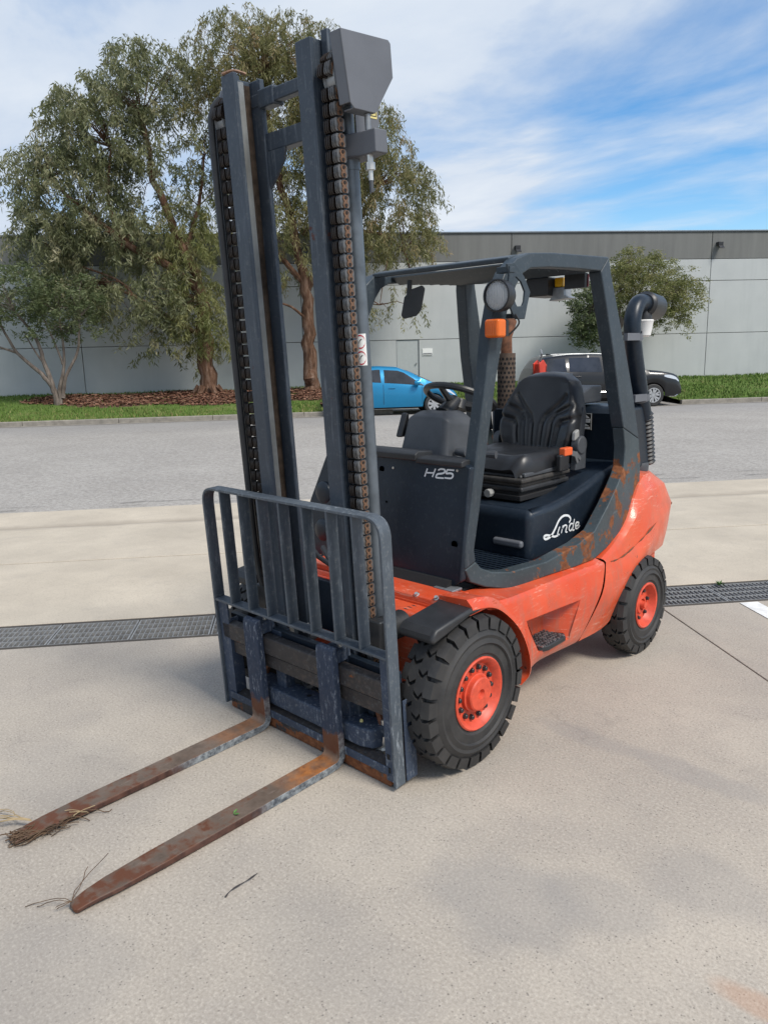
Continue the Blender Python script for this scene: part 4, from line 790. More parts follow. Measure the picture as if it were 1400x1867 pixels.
# chassis ------------------------------------------------------------
def patch(name, groups, mat, skip=(), k=5, mirror=True):
    """smooth skin through control rows; each group of rows is smooth in itself, groups meet in a crease"""
    out = []
    for s in ((1, -1) if mirror else (1,)):
        m = MB()
        for gi, rows in enumerate(groups):
            fine = [smooth_line(r, k) if len(r) > 2 else [tuple(np.array(r[0])*(1-q/k)+np.array(r[1])*q/k) for q in range(k+1)] for r in rows]
            cols = []
            for c in zip(*fine): cols.append(smooth_line(list(c), k) if len(c) > 2 else [tuple(np.array(c[0])*(1-q/k)+np.array(c[1])*q/k) for q in range(k+1)])
            nc, nr = len(cols), len(cols[0]); vs = [(s*p[0], p[1], p[2]) for c in cols for p in c]
            m.add(vs, [(i*nr+j, (i+1)*nr+j, (i+1)*nr+j+1, i*nr+j+1) for i in range(nc-1) for j in range(nr-1) if (gi, j//k, i//k) not in skip])
        me = bpy.data.meshes.new(name); me.from_pydata(m.v, [], m.f); bm = bmesh.new(); bm.from_mesh(me); bmesh.ops.remove_doubles(bm, verts=bm.verts, dist=0.0004); bmesh.ops.recalc_face_normals(bm, faces=bm.faces); bm.to_mesh(me); bm.free()
        out.append(me)
    if name == 'counterweight':
        m2 = MB(); 
        for me in out: m2.add([v.co for v in me.vertices], [tuple(p.vertices) for p in me.polygons])
        me = bpy.data.meshes.new(name); me.from_pydata(m2.v, [], m2.f); bm = bmesh.new(); bm.from_mesh(me); bmesh.ops.remove_doubles(bm, verts=bm.verts, dist=0.0006); bmesh.ops.recalc_face_normals(bm, faces=bm.faces); bm.to_mesh(me); bm.free()
        return fin(name, me, mat, FL, angle=30)
    return [fin(name, me, mat, FL, angle=30) for me in out]
m = MB(); m.box(-0.47, 0.47, -0.13, 1.25, 0.20, 0.655); m.box(-0.50, 0.50, 1.0, 2.05, 0.42, 0.66); m.build('chassis_core', 'orange_paint', FL, bevel=0.02)
# side skin rows: ledge top, ridge, above step, below step, bottom;   columns front -> seam
A = [(0.44, 0.10, 0.672), (0.45, 0.33, 0.662), (0.50, 0.48, 0.646), (0.555, 0.92, 0.652), (0.575, 1.13, 0.652)]
B = [(0.628, 0.12, 0.676), (0.628, 0.27, 0.658), (0.608, 0.464, 0.642), (0.612, 0.946, 0.637), (0.612, 1.172, 0.622)]
B2 = [(0.642, 0.12, 0.650), (0.640, 0.30, 0.625), (0.622, 0.470, 0.612), (0.626, 0.946, 0.605), (0.624, 1.160, 0.590)]
C_ = [(0.652, 0.235, 0.612), (0.645, 0.365, 0.529), (0.640, 0.415, 0.518), (0.640, 0.891, 0.495), (0.635, 1.101, 0.467)]
D_ = [(0.655, 0.405, 0.420), (0.645, 0.440, 0.362), (0.620, 0.552, 0.318), (0.612, 0.837, 0.299), (0.600, 0.996, 0.279)]
E_ = [(0.640, 0.425, 0.290), (0.622, 0.474, 0.262), (0.580, 0.631, 0.246), (0.576, 0.921, 0.232), (0.575, 0.976, 0.230)]
F_ = [(0.46, 0.43, 0.27), (0.46, 0.48, 0.25), (0.46, 0.63, 0.235), (0.46, 0.92, 0.225), (0.46, 0.976, 0.222)]
patch('side_panel', [[A, B], [B, B2, C_, D_, E_], [E_, F_]], 'orange_paint', skip=[(1, 2, 2)])
# step recess with tread pad
for s in (1, -1):
    m = MB(); o_ = [(0.640, 0.415, 0.518), (0.640, 0.891, 0.495), (0.612, 0.837, 0.299), (0.620, 0.552, 0.318)]; i_ = [(0.49, 0.46, 0.49), (0.49, 0.80, 0.475), (0.50, 0.77, 0.33), (0.50, 0.56, 0.33)]
    m.add([(s*a, b, c) for a, b, c in o_+i_], [(4, 5, 6, 7), (0, 1, 5, 4), (1, 2, 6, 5), (2, 3, 7, 6), (3, 0, 4, 7)]); m.build('step_recess', 'orange_paint', FL, smooth=False)
    m = MB(); pts = [(0.505, 0.57), (0.505, 0.77), (0.60, 0.815), (0.628, 0.78), (0.632, 0.62), (0.612, 0.57)]; m.prism([(s*a, b) for a, b in pts], 0.306, 0.337, 'z'); sp_ = m.build('step_pad', 'black_rubber', FL, bevel=0.01)
    mm = MB()
    for i in range(6):
        for j in range(10):
            x, y = 0.512+i*0.021+random.uniform(-.004, .004), 0.578+j*0.021+random.uniform(-.004, .004); q = random.uniform(0.004, 0.008); mm.prism([(s*(x-q), y-q), (s*(x+q), y-q*0.6), (s*(x+q*0.7), y+q), (s*(x-q*0.6), y+q*0.8)], 0.336, 0.342, 'z')
    stuff(mm.build('grip_studs', 'grey_steel', sp_))
# wheel arch lips
for s in (1, -1):
    lip = smooth_line([(0.668, -0.02, 0.690), (0.668, 0.10, 0.672), (0.668, 0.20, 0.622), (0.668, 0.325, 0.506), (0.668, 0.400, 0.365), (0.662, 0.412, 0.268), (0.655, 0.355, 0.232)], 5)
    m = MB(); n = len(lip); vs = []
    for i, (x, y, z) in enumerate(lip):
        d = Vector((0, y, z-0.328)).normalized(); k = 0.028 if i < n-4 else 0.018
        vs += [(s*x, y, z), (s*(x-0.003), y+d.y*0.012, z+d.z*0.012), (s*(x-0.03), y+d.y*(k+0.012), z+d.z*(k+0.012)), (s*0.49, y+d.y*0.03, z+d.z*0.03), (s*0.49, y+d.y*0.012, z+d.z*0.012), (s*(x-0.012), y+d.y*0.004, z+d.z*0.004)]
    m.add(vs, [(6*i+a, 6*i+(a+1) % 6, 6*i+6+(a+1) % 6, 6*i+6+a) for i in range(n-1) for a in range(6)]+[tuple(range(6)), tuple(range(6*n-6, 6*n))]); m.build('wheel_arch', 'orange_paint', FL, angle=40)
    m = MB(); m.prism([(0.07, 0.672), (-0.02, 0.700), (-0.245, 0.672), (-0.268, 0.650), (-0.272, 0.618), (-0.255, 0.612), (-0.17, 0.632), (-0.03, 0.668)], s*0.484, s*0.668); m.build('mudguard', 'black_rubber', FL, bevel=0.016, seg=3)
# front apron with bolts
m = MB(); m.prism([(-0.030, 0.600), (-0.030, 0.665), (-0.005, 0.684), (0.20, 0.676), (0.20, 0.60)], -0.48, 0.48); m.prism([(-0.028, 0.664), (-0.022, 0.690), (0.0, 0.697), (0.16, 0.684), (0.16, 0.670)], -0.66, 0.66); ap = m.build('front_apron', 'orange_paint', FL, bevel=0.006)
bolt = None
for x, y, z in ((0.36, -0.012, 0.690), (0.47, -0.010, 0.697), (0.60, -0.008, 0.697), (-0.36, -0.012, 0.690), (-0.47, -0.010, 0.697), (-0.60, -0.008, 0.697)):
    if bolt is None: mm = MB(); mm.lathe([(0, 0.013), (0.004, 0.013), (0.006, 0.009), (0.013, 0.008), (0.013, 0.001)], (0, 0, 0), 'z', 8); bolt = mm.build('bolt', 'zinc', ap, smooth=False); bb = bolt
    else: bb = dup(bolt, ap)
    bb.location = (x, y, z); bb.rotation_euler.x = 0.6
m = MB(); m.box(0.34, 0.45, 0.12, 0.19, 0.6815, 0.6935); m.build('hinge_plate', 'grey_steel', FL, bevel=0.004)
m = MB(); m.prism([(0.10, 0.655), (0.16, 0.72), (0.22, 0.72), (0.22, 0.655)], -0.44, 0.40); m.build('cab_mount', 'grille_black', FL)
# tilt cylinder boots, front cover plate between the wheels
for s in (1, -1):
    m = MB(); prof = [(0.0, 0.050)]
    for i in range(9): prof += [(0.012+i*0.026, 0.058), (0.022+i*0.026, 0.046)]
    m.lathe([(-0.27+a, r) for a, r in prof], (s*0.375, 0, 0.600), 'y', 20); m.build('tilt_boot', 'black_rubber', FL)
    m = MB(); m.box(s*0.375-0.045, s*0.375+0.045, -0.305, -0.262, 0.53, 0.66); m.build('tilt_cylinder_eye', 'black_plastic', FL, bevel=0.01)
m = MB(); m.box(-0.17, 0.15, -0.15, -0.115, 0.46, 0.70); m.build('cover_plate', 'navy_paint', FL, bevel=0.006)
m = MB(); m.tube([(-0.10, -0.10, 0.775), (0.02, -0.13, 0.735), (0.14, -0.11, 0.75), (0.26, -0.10, 0.72)], 0.014, 8); m.tube([(-0.20, -0.05, 0.82), (-0.05, -0.12, 0.76), (0.14, -0.12, 0.72), (0.27, -0.09, 0.69)], 0.014, 8); m.tube([(-0.30, -0.10, 1.00), (-0.26, -0.12, 0.88), (-0.14, -0.13, 0.80), (0.0, -0.14, 0.765)], 0.012, 8); m.build('hydraulic_hose', 'black_rubber', FL)
m = MB(); m.box(-0.34, -0.02, -0.02, 0.14, 0.685, 0.735); m.build('valve_block', 'orange_paint', FL, bevel=0.02)
# counterweight
bot = [(0.575, 0.992, 0.227), (0.580, 1.292, 0.241), (0.600, 1.456, 0.386), (0.600, 1.706, 0.524), (0.500, 2.140, 0.519), (0.28, 2.235, 0.515), (0, 2.25, 0.515)]
mid = [(0.635, 1.113, 0.464), (0.640, 1.300, 0.460), (0.640, 1.470, 0.530), (0.625, 1.700, 0.615), (0.515, 2.165, 0.640), (0.30, 2.30, 0.64), (0, 2.32, 0.64)]
crs = [(0.612, 1.186, 0.618), (0.616, 1.330, 0.612), (0.618, 1.500, 0.645), (0.610, 1.720, 0.705), (0.520, 2.190, 0.770), (0.30, 2.32, 0.78), (0, 2.335, 0.78)]
upm = [(0.606, 1.170, 0.634), (0.604, 1.345, 0.672), (0.602, 1.500, 0.765), (0.580, 1.740, 0.900), (0.485, 2.150, 0.895), (0.27, 2.28, 0.905), (0, 2.30, 0.905)]
upp = [(0.598, 1.155, 0.642), (0.590, 1.324, 0.696), (0.570, 1.500, 0.785), (0.545, 1.702, 0.985), (0.430, 2.060, 0.975), (0.22, 2.17, 0.985), (0, 2.19, 0.985)]
inn = [(0.52, 1.13, 0.645), (0.50, 1.30, 0.70), (0.48, 1.47, 0.80), (0.44, 1.68, 1.00), (0.30, 1.85, 1.015), (0.14, 1.90, 1.02), (0, 1.91, 1.02)]
low = [(0.45, 0.995, 0.222), (0.45, 1.29, 0.235), (0.46, 1.45, 0.40), (0.46, 1.70, 0.535), (0.40, 2.05, 0.53), (0.22, 2.1, 0.53), (0, 2.1, 0.53)]
for R_ in (low, bot, mid, crs, upm, upp, inn): R_[0] = (R_[0][0], R_[0][1]+0.009, R_[0][2])
patch('counterweight', [[low, bot], [bot, mid, crs], [crs, upm], [upm, upp], [upp, inn]], 'orange_paint')
# paint scraped off along the crease
for s in (1, -1):
    ln = smooth_line(crs[:5], 9); m = MB(); vs = []; run = []
    for i, (x, y, z) in enumerate(ln[4:], 4):
        a = 0.5+0.5*math.sin(i*0.9)*math.sin(i*0.37+1); w1 = max(0.0004, 0.015*(a-0.22)+random.uniform(-0.002, 0.003)); w2 = max(0.0004, 0.009*(a-0.25)+random.uniform(-0.002, 0.002)); vs += [(s*(x+0.0035), y, z-w1), (s*(x+0.0045), y, z+0.001), (s*(x+0.0025), y+0.001, z+w2)]
    n = len(vs)//3; m.add(vs, [(3*i+a, 3*i+a+1, 3*i+4+a, 3*i+3+a) for i in range(n-1) for a in (0, 1)]); m.build('paint_scrape', 'rust_metal', bpy.data.objects['counterweight'], smooth=False)
m = MB(); m.lathe([(0, 0.062), (0.035, 0.064), (0.05, 0.058), (0.05, 0.045), (0.03, 0.042), (0.03, 0.001)], (0.385, 1.99, 0.985), 'z', 24); m.build('filler_neck', 'grey_plastic', FL)
# dash / front panel with its round bulges and marks -----------------
def DP(x, z, out=0.0): return (x, 0.24+0.13*(z-1.2)-out, z)
m = MB(); pl = [(0.452, 0.720), (0.452, 1.222), (0.40, 1.240), (-0.46, 1.262), (-0.592, 0.960), (-0.585, 0.715), (-0.50, 0.69), (0.40, 0.69)]
n = len(pl); m.add([DP(x, z) for x, z in pl]+[DP(x, z, -0.04) for x, z in pl], [tuple(range(n)), tuple(range(n, 2*n))[::-1]]+[(i, (i+1) % n, n+(i+1) % n, n+i) for i in range(n)]); dash = m.build('front_panel', 'navy_paint', FL, bevel=0.01, seg=3)
m = MB(); m.prism([(0.215, 1.232), (0.215, 1.262), (0.235, 1.274), (0.34, 1.268), (0.34, 1.232)], -0.44, 0.16); m.prism([(0.22, 1.222), (0.22, 1.246), (0.24, 1.254), (0.34, 1.25), (0.34, 1.222)], 0.155, 0.425); m.build('dash_lip', 'black_rubber', FL, bevel=0.006)
m = MB(); m.prism([(0.29, 1.0), (0.29, 1.226), (0.44, 1.226), (0.46, 1.20), (0.42, 1.0)], -0.42, 0.34); m.build('dashboard', 'black_plastic', FL, bevel=0.02)
for x, z in ((-0.482, 1.015), (-0.470, 0.820)):
    m = MB(); m.lathe([(0.0, 0.060), (-0.008, 0.056), (-0.014, 0.044), (-0.017, 0.02), (-0.017, 0.001)], DP(x, z), 'y', 24); m.build('round_bulge', 'navy_paint', dash)
for x, z, r in ((-0.075, 1.172, 0.016), (0.40, 0.88, 0.018), (-0.39, 0.965, 0.014), (-0.03, 1.02, 0.006)):
    m = MB(); m.lathe([(-0.0012, r), (-0.0012, 0.001)], DP(x, z), 'y', 16); m.build('panel_hole', 'grille_black', dash)
for x, z in ((0.0, 1.185), (0.385, 1.205), (-0.10, 1.08)):
    m = MB(); m.lathe([(0, 0.007), (-0.004, 0.006), (-0.004, 0.001)], DP(x, z), 'y', 8); m.build('rivet', 'zinc', dash)
m = MB()
for st in [[(0.212, 1.2), (0.199, 1.162)], [(0.26, 1.203), (0.245, 1.164)], [(0.203, 1.18), (0.252, 1.183)], [(0.276, 1.197), (0.290, 1.204), (0.312, 1.203), (0.314, 1.192), (0.300, 1.185), (0.275, 1.180), (0.267, 1.170), (0.270, 1.164), (0.312, 1.165)], [(0.368, 1.205), (0.335, 1.204), (0.328, 1.202), (0.324, 1.188), (0.345, 1.190), (0.360, 1.187), (0.361, 1.176), (0.350, 1.168), (0.315, 1.167)]]:
    m.ribbon(st, 0.0085, lambda a, b, o: DP(a, b, 0.0+o+0.0005))
m.build('model_number', 'logo_white', dash, smooth=False)
# floor grille
m = MB(); m.box(-0.43, 0.43, 0.22, 0.76, 0.655, 0.672); fl = m.build('floor_plate', 'grille_black', FL)
for i in range(13):
    y = 0.345+i*0.031; x1 = float(np.interp(y, [0.3, 0.45, 0.75], [0.40, 0.462, 0.497])); mm = MB(); mm.box(-0.38, x1, y-0.009, y+0.009, 0.672, 0.704); mm.build('floor_bar', 'navy_paint', fl)
# seat hood and engine cover
m = MB(); hp = [(0.742, 0.668), (0.742, 0.925), (0.775, 0.944), (0.95, 0.944), (1.12, 0.964), (1.30, 1.000), (1.45, 1.038), (1.60, 1.070), (1.74, 1.080), (1.74, 0.668)]; m.prism(hp, -0.437, 0.437); hood = m.build('seat_hood', 'navy_paint', FL, bevel=0.060, seg=6)
m = MB()
for st in [[(1.111, 0.821), (1.125, 0.839), (1.1, 0.861), (1.052, 0.868), (1.01, 0.852), (0.981, 0.821), (0.952, 0.793), (0.917, 0.777), (0.882, 0.777), (0.87, 0.791), (0.891, 0.795), (0.929, 0.786), (0.971, 0.773), (1.004, 0.774)], [(1.019, 0.817), (0.999, 0.783), (1.018, 0.775)], [(1.051, 0.818), (1.035, 0.779)], [(1.042, 0.8), (1.067, 0.815), (1.088, 0.807), (1.078, 0.779), (1.097, 0.774)], [(1.155, 0.806), (1.132, 0.813), (1.114, 0.799), (1.114, 0.783), (1.130, 0.775), (1.150, 0.788)], [(1.165, 0.832), (1.149, 0.778), (1.167, 0.773)], [(1.177, 0.789), (1.205, 0.792), (1.21, 0.804), (1.19, 0.809), (1.176, 0.796), (1.181, 0.778), (1.203, 0.775), (1.224, 0.787)]]:
    m.ribbon(st, 0.0125 if len(st) > 10 else 0.0088, lambda a, b, o: (0.437+o, a, b))
m.build('maker_script', 'logo_white', hood, smooth=False)
m = MB(); m.box(0.23, 0.405, 0.712, 0.745, 0.752, 0.790); m.build('hood_latch', 'cover_grey', hood, bevel=0.014, seg=3)
m = MB(); ep = [(1.70, 1.0), (1.70, 1.345), (1.735, 1.388), (1.95, 1.388), (2.05, 1.30), (2.08, 1.0)]; m.prism(ep, -0.50, 0.43); eng = m.build('engine_cover', 'navy_paint', FL, bevel=0.03, seg=4)
m = MB(); m.box(0.150, 0.232, 1.690, 1.6985, 1.245, 1.345); pq = m.build('data_plate', 'sticker_black', eng)
m = MB(); m.box(0.160, 0.222, 1.686, 1.6895, 1.290, 1.312); m.box(0.160, 0.222, 1.686, 1.6895, 1.252, 1.265); m.box(0.152, 0.230, 1.688, 1.6895, 1.341, 1.344); m.box(0.152, 0.154, 1.688, 1.6895, 1.247, 1.341); m.box(0.228, 0.230, 1.688, 1.6895, 1.247, 1.341); m.prism([(0.165, 1.318), (0.216, 1.318), (0.191, 1.336)], 1.6865, 1.6895, 'y'); m.prism([(0.165, 1.270), (0.216, 1.270), (0.191, 1.284)], 1.6865, 1.6895, 'y'); m.build('plate_text', 'sticker_white', pq)
m = MB(); m.prism([(1.55, 1.44), (1.75, 1.50), (1.86, 1.50), (1.86, 1.40), (1.55, 1.40)], 0.05, 0.20); m.build('filter_box', 'grey_plastic', FL, bevel=0.01)
# operator seat -------------------------------------------------------
CX = 0.055
m = MB(); m.box(CX-0.215, CX+0.245, 0.86, 1.30, 0.955, 0.985); m.box(CX-0.20, CX+0.23, 0.875, 1.29, 0.982, 1.005); m.build('seat_rail', 'grille_black', FL, bevel=0.006)
for i, (z0, z1, g) in enumerate(((1.000, 1.028, 0.0), (1.024, 1.050, -0.012), (1.046, 1.072, 0.004), (1.068, 1.090, -0.02))):
    m = MB(); m.box(CX-0.225-g, CX+0.25+g, 0.865-g, 1.33+g, z0, z1); m.build('suspension_bellows', 'seat_dusty' if i in (1, 2) else 'black_rubber', FL, bevel=0.011, seg=3)
m = MB(); m.lathe([(0, 0.020), (-0.03, 0.024), (-0.042, 0.022), (-0.042, 0.001)], (0.115, 0.868, 0.985), 'y', 8); m.build('weight_knob', 'light_grey_plastic', FL, bevel=0.003)
def pillow(name, fn, nu, nv, mat, parent, th):       # closed cushion from a front surface function (u,v)->(x,y,z) and a thickness vector
    vs = []; 
    for b in (0, 1):
        for i in range(nu+1):
            for j in range(nv+1):
                u, v = -1+2*i/nu, j/nv; vs.append(fn(u, v, b))
    N = (nu+1)*(nv+1); f = lambda b, i, j: b*N+i*(nv+1)+j; fs = []
    for i in range(nu):
        for j in range(nv): fs += [(f(0, i, j), f(0, i+1, j), f(0, i+1, j+1), f(0, i, j+1)), (f(1, i, j), f(1, i, j+1), f(1, i+1, j+1), f(1, i+1, j))]
    for i in range(nu): fs += [(f(0, i, 0), f(1, i, 0), f(1, i+1, 0), f(0, i+1, 0)), (f(0, i, nv), f(0, i+1, nv), f(1, i+1, nv), f(1, i, nv))]
    for j in range(nv): fs += [(f(0, 0, j), f(0, 0, j+1), f(1, 0, j+1), f(1, 0, j)), (f(0, nu, j), f(1, nu, j), f(1, nu, j+1), f(0, nu, j+1))]
    return raw(name, vs, fs, mat, parent, angle=60)
GR = [[(-0.92, 0.60), (-0.45, 0.50), (-0.36, 0.40), (-0.36, 0.10)], [(-0.98, 0.45), (-0.62, 0.40), (-0.55, 0.32), (-0.55, 0.12)], [(-0.75, 0.72), (-0.2, 0.46), (-0.13, 0.36), (-0.12, 0.10)]]
GR = [[(s*a, b) for a, b in g] for g in GR for s in (1, -1)]
def gdist(u, v):
    best = 9
    for g in GR:
        for (a, b), (c, d) in zip(g, g[1:]):
            ax, ay = c-a, (d-b)*1.2; px_, py_ = u-a, (v-b)*1.2; t = max(0, min(1, (px_*ax+py_*ay)/(ax*ax+ay*ay))); best = min(best, math.hypot(px_-ax*t, py_-ay*t))
    return best
def backf(u, v, b):
    hw = float(np.interp(v, [0, 0.08, 0.3, 0.5, 0.58, 0.8, 0.92, 1.0], [0.185, 0.225, 0.252, 0.250, 0.240, 0.205, 0.175, 0.115])); e = abs(u)
    x = CX+hw*(u if e < 0.9 else math.copysign(0.9+(e-0.9), u)); z = 1.135+0.455*v-0.012*u*u*(1 if v > 0.9 else 0); lean = 1.40+0.11*v
    if b: return (x*0.98+CX*0.02, lean+0.045, z)
    bol = 0.050*max(0, (e-0.5)/0.5)**1.6*float(np.interp(v, [0, 0.2, 0.6, 0.8, 1], [0.4, 1, 1, 0.3, 0])); edge = 0.055*max(0, (e-0.86)/0.14)**2+0.05*max(0, (v-0.93)/0.07)**2+0.04*max(0, (0.06-v)/0.06)**2
    lum = 0.016*math.sin(math.pi*min(1, v*1.3)); gd = gdist(u, v); gv = 0.018*math.exp(-(gd/0.035)**2)
    return (x, lean-0.045-bol-lum+edge+gv, z)
pillow('seat_back', backf, 46, 52, 'seat_vinyl', FL, 0.05)
def cushf(u, v, b):
    e = abs(u); hw = float(np.interp(v, [0, 0.06, 0.2, 1], [0.205, 0.232, 0.245, 0.235])); x = CX+hw*u; y = 0.875+0.52*v
    if b: return (x, y+0.02*(1-v), 1.080)
    roll = 0.075*max(0, (0.16-v)/0.16)**2; edge = 0.06*max(0, (e-0.82)/0.18)**2.2
    return (x, y, 1.178+0.018*max(0, (e-0.55)/0.45)-roll-edge+0.006*math.cos(v*9)*(1-e))
pillow('seat_cushion', cushf, 26, 26, 'seat_vinyl', FL, 0.05)
m = MB(); m.box(CX-0.235, CX+0.245, 0.90, 1.40, 1.072, 1.098); m.build('seat_pan', 'grey_plastic', FL, bevel=0.01)
for s in (1, -1):
    m = MB(); m.lathe([(-0.02, 0.052), (0.02, 0.052), (0.026, 0.045), (0.026, 0.001)] if s > 0 else [(-0.026, 0.001), (-0.026, 0.045), (-0.02, 0.052), (0.02, 0.052)], (CX+s*0.262, 1.40, 1.195), 'x', 22); m.prism([(1.34, 1.06), (1.45, 1.06), (1.455, 1.20), (1.36, 1.20)], CX+s*0.245, CX+s*0.280); m.prism([(1.40, 1.18), (1.47, 1.19), (1.50, 1.36), (1.47, 1.40), (1.44, 1.33)], CX+s*0.225, CX+s*0.250); m.build('recliner_cover', 'grey_plastic', FL, bevel=0.005)
m = MB(); m.prism([(1.345, 1.22), (1.395, 1.24), (1.39, 1.285), (1.35, 1.27)], 0.300, 0.325); m.build('belt_guide', 'light_grey_plastic', FL, bevel=0.008)
m = MB(); m.box(0.315, 0.355, 1.195, 1.275, 1.155, 1.200); bk = m.build('seat_belt_buckle', 'orange_buckle', FL, bevel=0.008)
m = MB(); m.box(0.318, 0.350, 1.16, 1.25, 1.075, 1.165); m.build('buckle_body', 'black_plastic', bk, bevel=0.01)
m = MB(); m.prism([(1.28, 1.18), (1.345, 1.165), (1.39, 1.125), (1.38, 1.112), (1.355, 1.132), (1.362, 1.105), (1.348, 1.10), (1.325, 1.14), (1.275, 1.155)], 0.335, 0.340); m.build('belt_tongue', 'grey_steel', bk)
# steering ------------------------------------------------------------
m = MB(); q0 = [(-0.150, 0.42, 1.19), (0.165, 0.42, 1.19), (0.165, 0.66, 1.19), (-0.150, 0.66, 1.19)]; q1 = [(-0.120, 0.47, 1.405), (0.140, 0.47, 1.405), (0.150, 0.70, 1.38), (-0.120, 0.70, 1.38)]; q2 = [(-0.070, 0.50, 1.432), (0.080, 0.50, 1.432), (0.085, 0.66, 1.432), (-0.070, 0.66, 1.432)]
m.add(q0+q1+q2, [(0, 1, 5, 4), (1, 2, 6, 5), (2, 3, 7, 6), (3, 0, 4, 7), (4, 5, 9, 8), (5, 6, 10, 9), (6, 7, 11, 10), (7, 4, 8, 11), (8, 9, 10, 11), (3, 2, 1, 0)]); col = m.build('steering_column', 'grey_plastic', FL, bevel=0.03, seg=5)
m = MB(); m.tube([(0.01, 0.60, 1.41), (0.01, 0.70, 1.475)], [0.045, 0.035], 14); m.build('column_neck', 'black_plastic', col)
m = MB(); m.prism([(0.45, 1.30), (0.50, 1.42), (0.52, 1.42), (0.52, 1.30)], -0.185, -0.145); m.build('direction_lever', 'black_plastic', col, bevel=0.01)
sw = MB(); cth, sth = math.cos(-0.42), math.sin(-0.42); cw = Vector((0.01, 0.735, 1.485)); pts = []
def SWP(r, a, h=0.0): x, y = r*math.cos(a), r*math.sin(a); return cw+Vector((x, y*cth-h*sth, y*sth+h*cth))
K = 40; vs = []
for k in range(K):
    for j in range(10):
        b = 2*math.pi*j/10; vs.append(SWP(0.178+0.017*math.cos(b), 2*math.pi*k/K, 0.017*math.sin(b)))
sw.add(vs, [(k*10+j, k*10+(j+1) % 10, ((k+1) % K)*10+(j+1) % 10, ((k+1) % K)*10+j) for k in range(K) for j in range(10)])
for a in (0.5, 2.64, 4.71): sw.tube([SWP(0.03, a, -0.035), SWP(0.10, a, -0.03), SWP(0.178, a, 0)], [0.026, 0.018, 0.013], 8)
sw.tube([SWP(0, 0, -0.06), SWP(0, 0, -0.01)], [0.05, 0.042], 16); sw.build('steering_wheel', 'black_plastic', FL)
m = MB(); m.tube([(0.20, 0.52, 1.225), (0.30, 0.53, 1.24), (0.37, 0.55, 1.24)], [0.012, 0.013, 0.02], 10); m.lathe([(-0.03, 0.018), (0.02, 0.024), (0.03, 0.02), (0.03, 0.001)], (0.205, 0.50, 1.245), 'x', 12); m.build('control_lever', 'grey_plastic', FL)
# lamp, indicator, mirror, beacon -------------------------------------
LC = (0.498, 0.385, 1.946)
m = MB(); m.lathe([(0.075, 0.02), (0.07, 0.038), (0.03, 0.064), (-0.005, 0.068), (-0.022, 0.068), (-0.024, 0.0615), (-0.010, 0.0615)], LC, 'y', 32); lamp = m.build('work_light', 'black_plastic', FL)
m = MB(); m.lathe([(0.045, 0.012), (0.035, 0.035), (0.012, 0.051), (-0.010, 0.061)], LC, 'y', 28); m.lathe([(0.03, 0.014), (-0.002, 0.016), (-0.004, 0.001)], LC, 'y', 14); m.build('reflector', 'reflector_silver', lamp)
m = MB(); m.lathe([(-0.012, 0.061), (-0.019, 0.051), (-0.025, 0.035), (-0.027, 0.001)], LC, 'y', 28); m.build('lens', 'lamp_glass', lamp)
# guard bracket beside the lamp: a bent plate with a hexagonal hole
oo = [(0.405, 2.075), (0.455, 2.082), (0.520, 2.030), (0.565, 1.965), (0.545, 1.905), (0.530, 1.850), (0.470, 1.848), (0.450, 1.868), (0.435, 1.89), (0.420, 1.94), (0.415, 2.0), (0.42, 2.03)]
ii = [(0.452, 2.020), (0.468, 2.024), (0.500, 2.005), (0.527, 1.965), (0.522, 1.925), (0.510, 1.905), (0.478, 1.902), (0.468, 1.912), (0.458, 1.93), (0.450, 1.955), (0.446, 1.98), (0.448, 2.0)]
m = MB(); n = len(oo); xx = lambda q: 0.525+0.25*(q-0.42)*0.3
vs = [(xx(y)+dx_, y, z) for dx_ in (0, -0.010) for (y, z) in oo+ii]
fs = []
for b in (0, 2*n):
    for i in range(n): fs.append((b+i, b+(i+1) % n, b+n+(i+1) % n, b+n+i))
for i in range(n): fs += [(i, (i+1) % n, 2*n+(i+1) % n, 2*n+i), (n+i, n+(i+1) % n, 3*n+(i+1) % n, 3*n+i)]
m.add(vs, fs); m.box(0.46, 0.53, 0.415, 0.455, 2.04, 2.066); m.box(0.458, 0.53, 0.49, 0.53, 1.855, 1.875); m.build('lamp_bracket', 'guard_paint', FL, bevel=0.003)
m = MB(); m.box(0.448, 0.524, 0.345, 0.407, 1.772, 1.850); ind = m.build('indicator_lamp', 'amber_lens', FL, bevel=0.012, seg=3)
m = MB(); m.box(0.452, 0.520, 0.4065, 0.425, 1.778, 1.845); m.build('lamp_base', 'black_plastic', ind); 
m = MB()
for i in range(6): m.box(0.456+i*0.0115, 0.457+i*0.0115, 0.3435, 0.3455, 1.785, 1.838)
stuff(m.build('lens_ribs', 'amber_lens', ind)); m = MB(); m.tube(smooth_line([(0.53, 0.46, 1.87), (0.535, 0.48, 1.83), (0.50, 0.45, 1.78)]), 0.004, 6); m.build('lamp_cable', 'black_rubber', ind)
m = MB(); m.tube([(-0.20, 0.60, 2.075), (-0.205, 0.595, 1.99)], 0.013, 8); mir = m.build('mirror', 'black_plastic', FL)
m = MB(); oc = Vector((-0.185, 0.600, 1.965)); ex = Vector((0.80, 0.60, 0.0)).normalized(); ez = Vector((0.16, 0.12, 1)).normalized(); nrm = ex.cross(ez).normalized(); ol = [(-0.075, -0.075), (-0.03, -0.088), (0.05, -0.055), (0.085, 0.0), (0.085, 0.075), (0.06, 0.09), (-0.055, -0.01)]
ol = [(-0.050, -0.065), (-0.030, -0.085), (0.035, -0.070), (0.055, -0.04), (0.055, 0.07), (0.035, 0.090), (-0.020, 0.070), (-0.050, 0.03)]
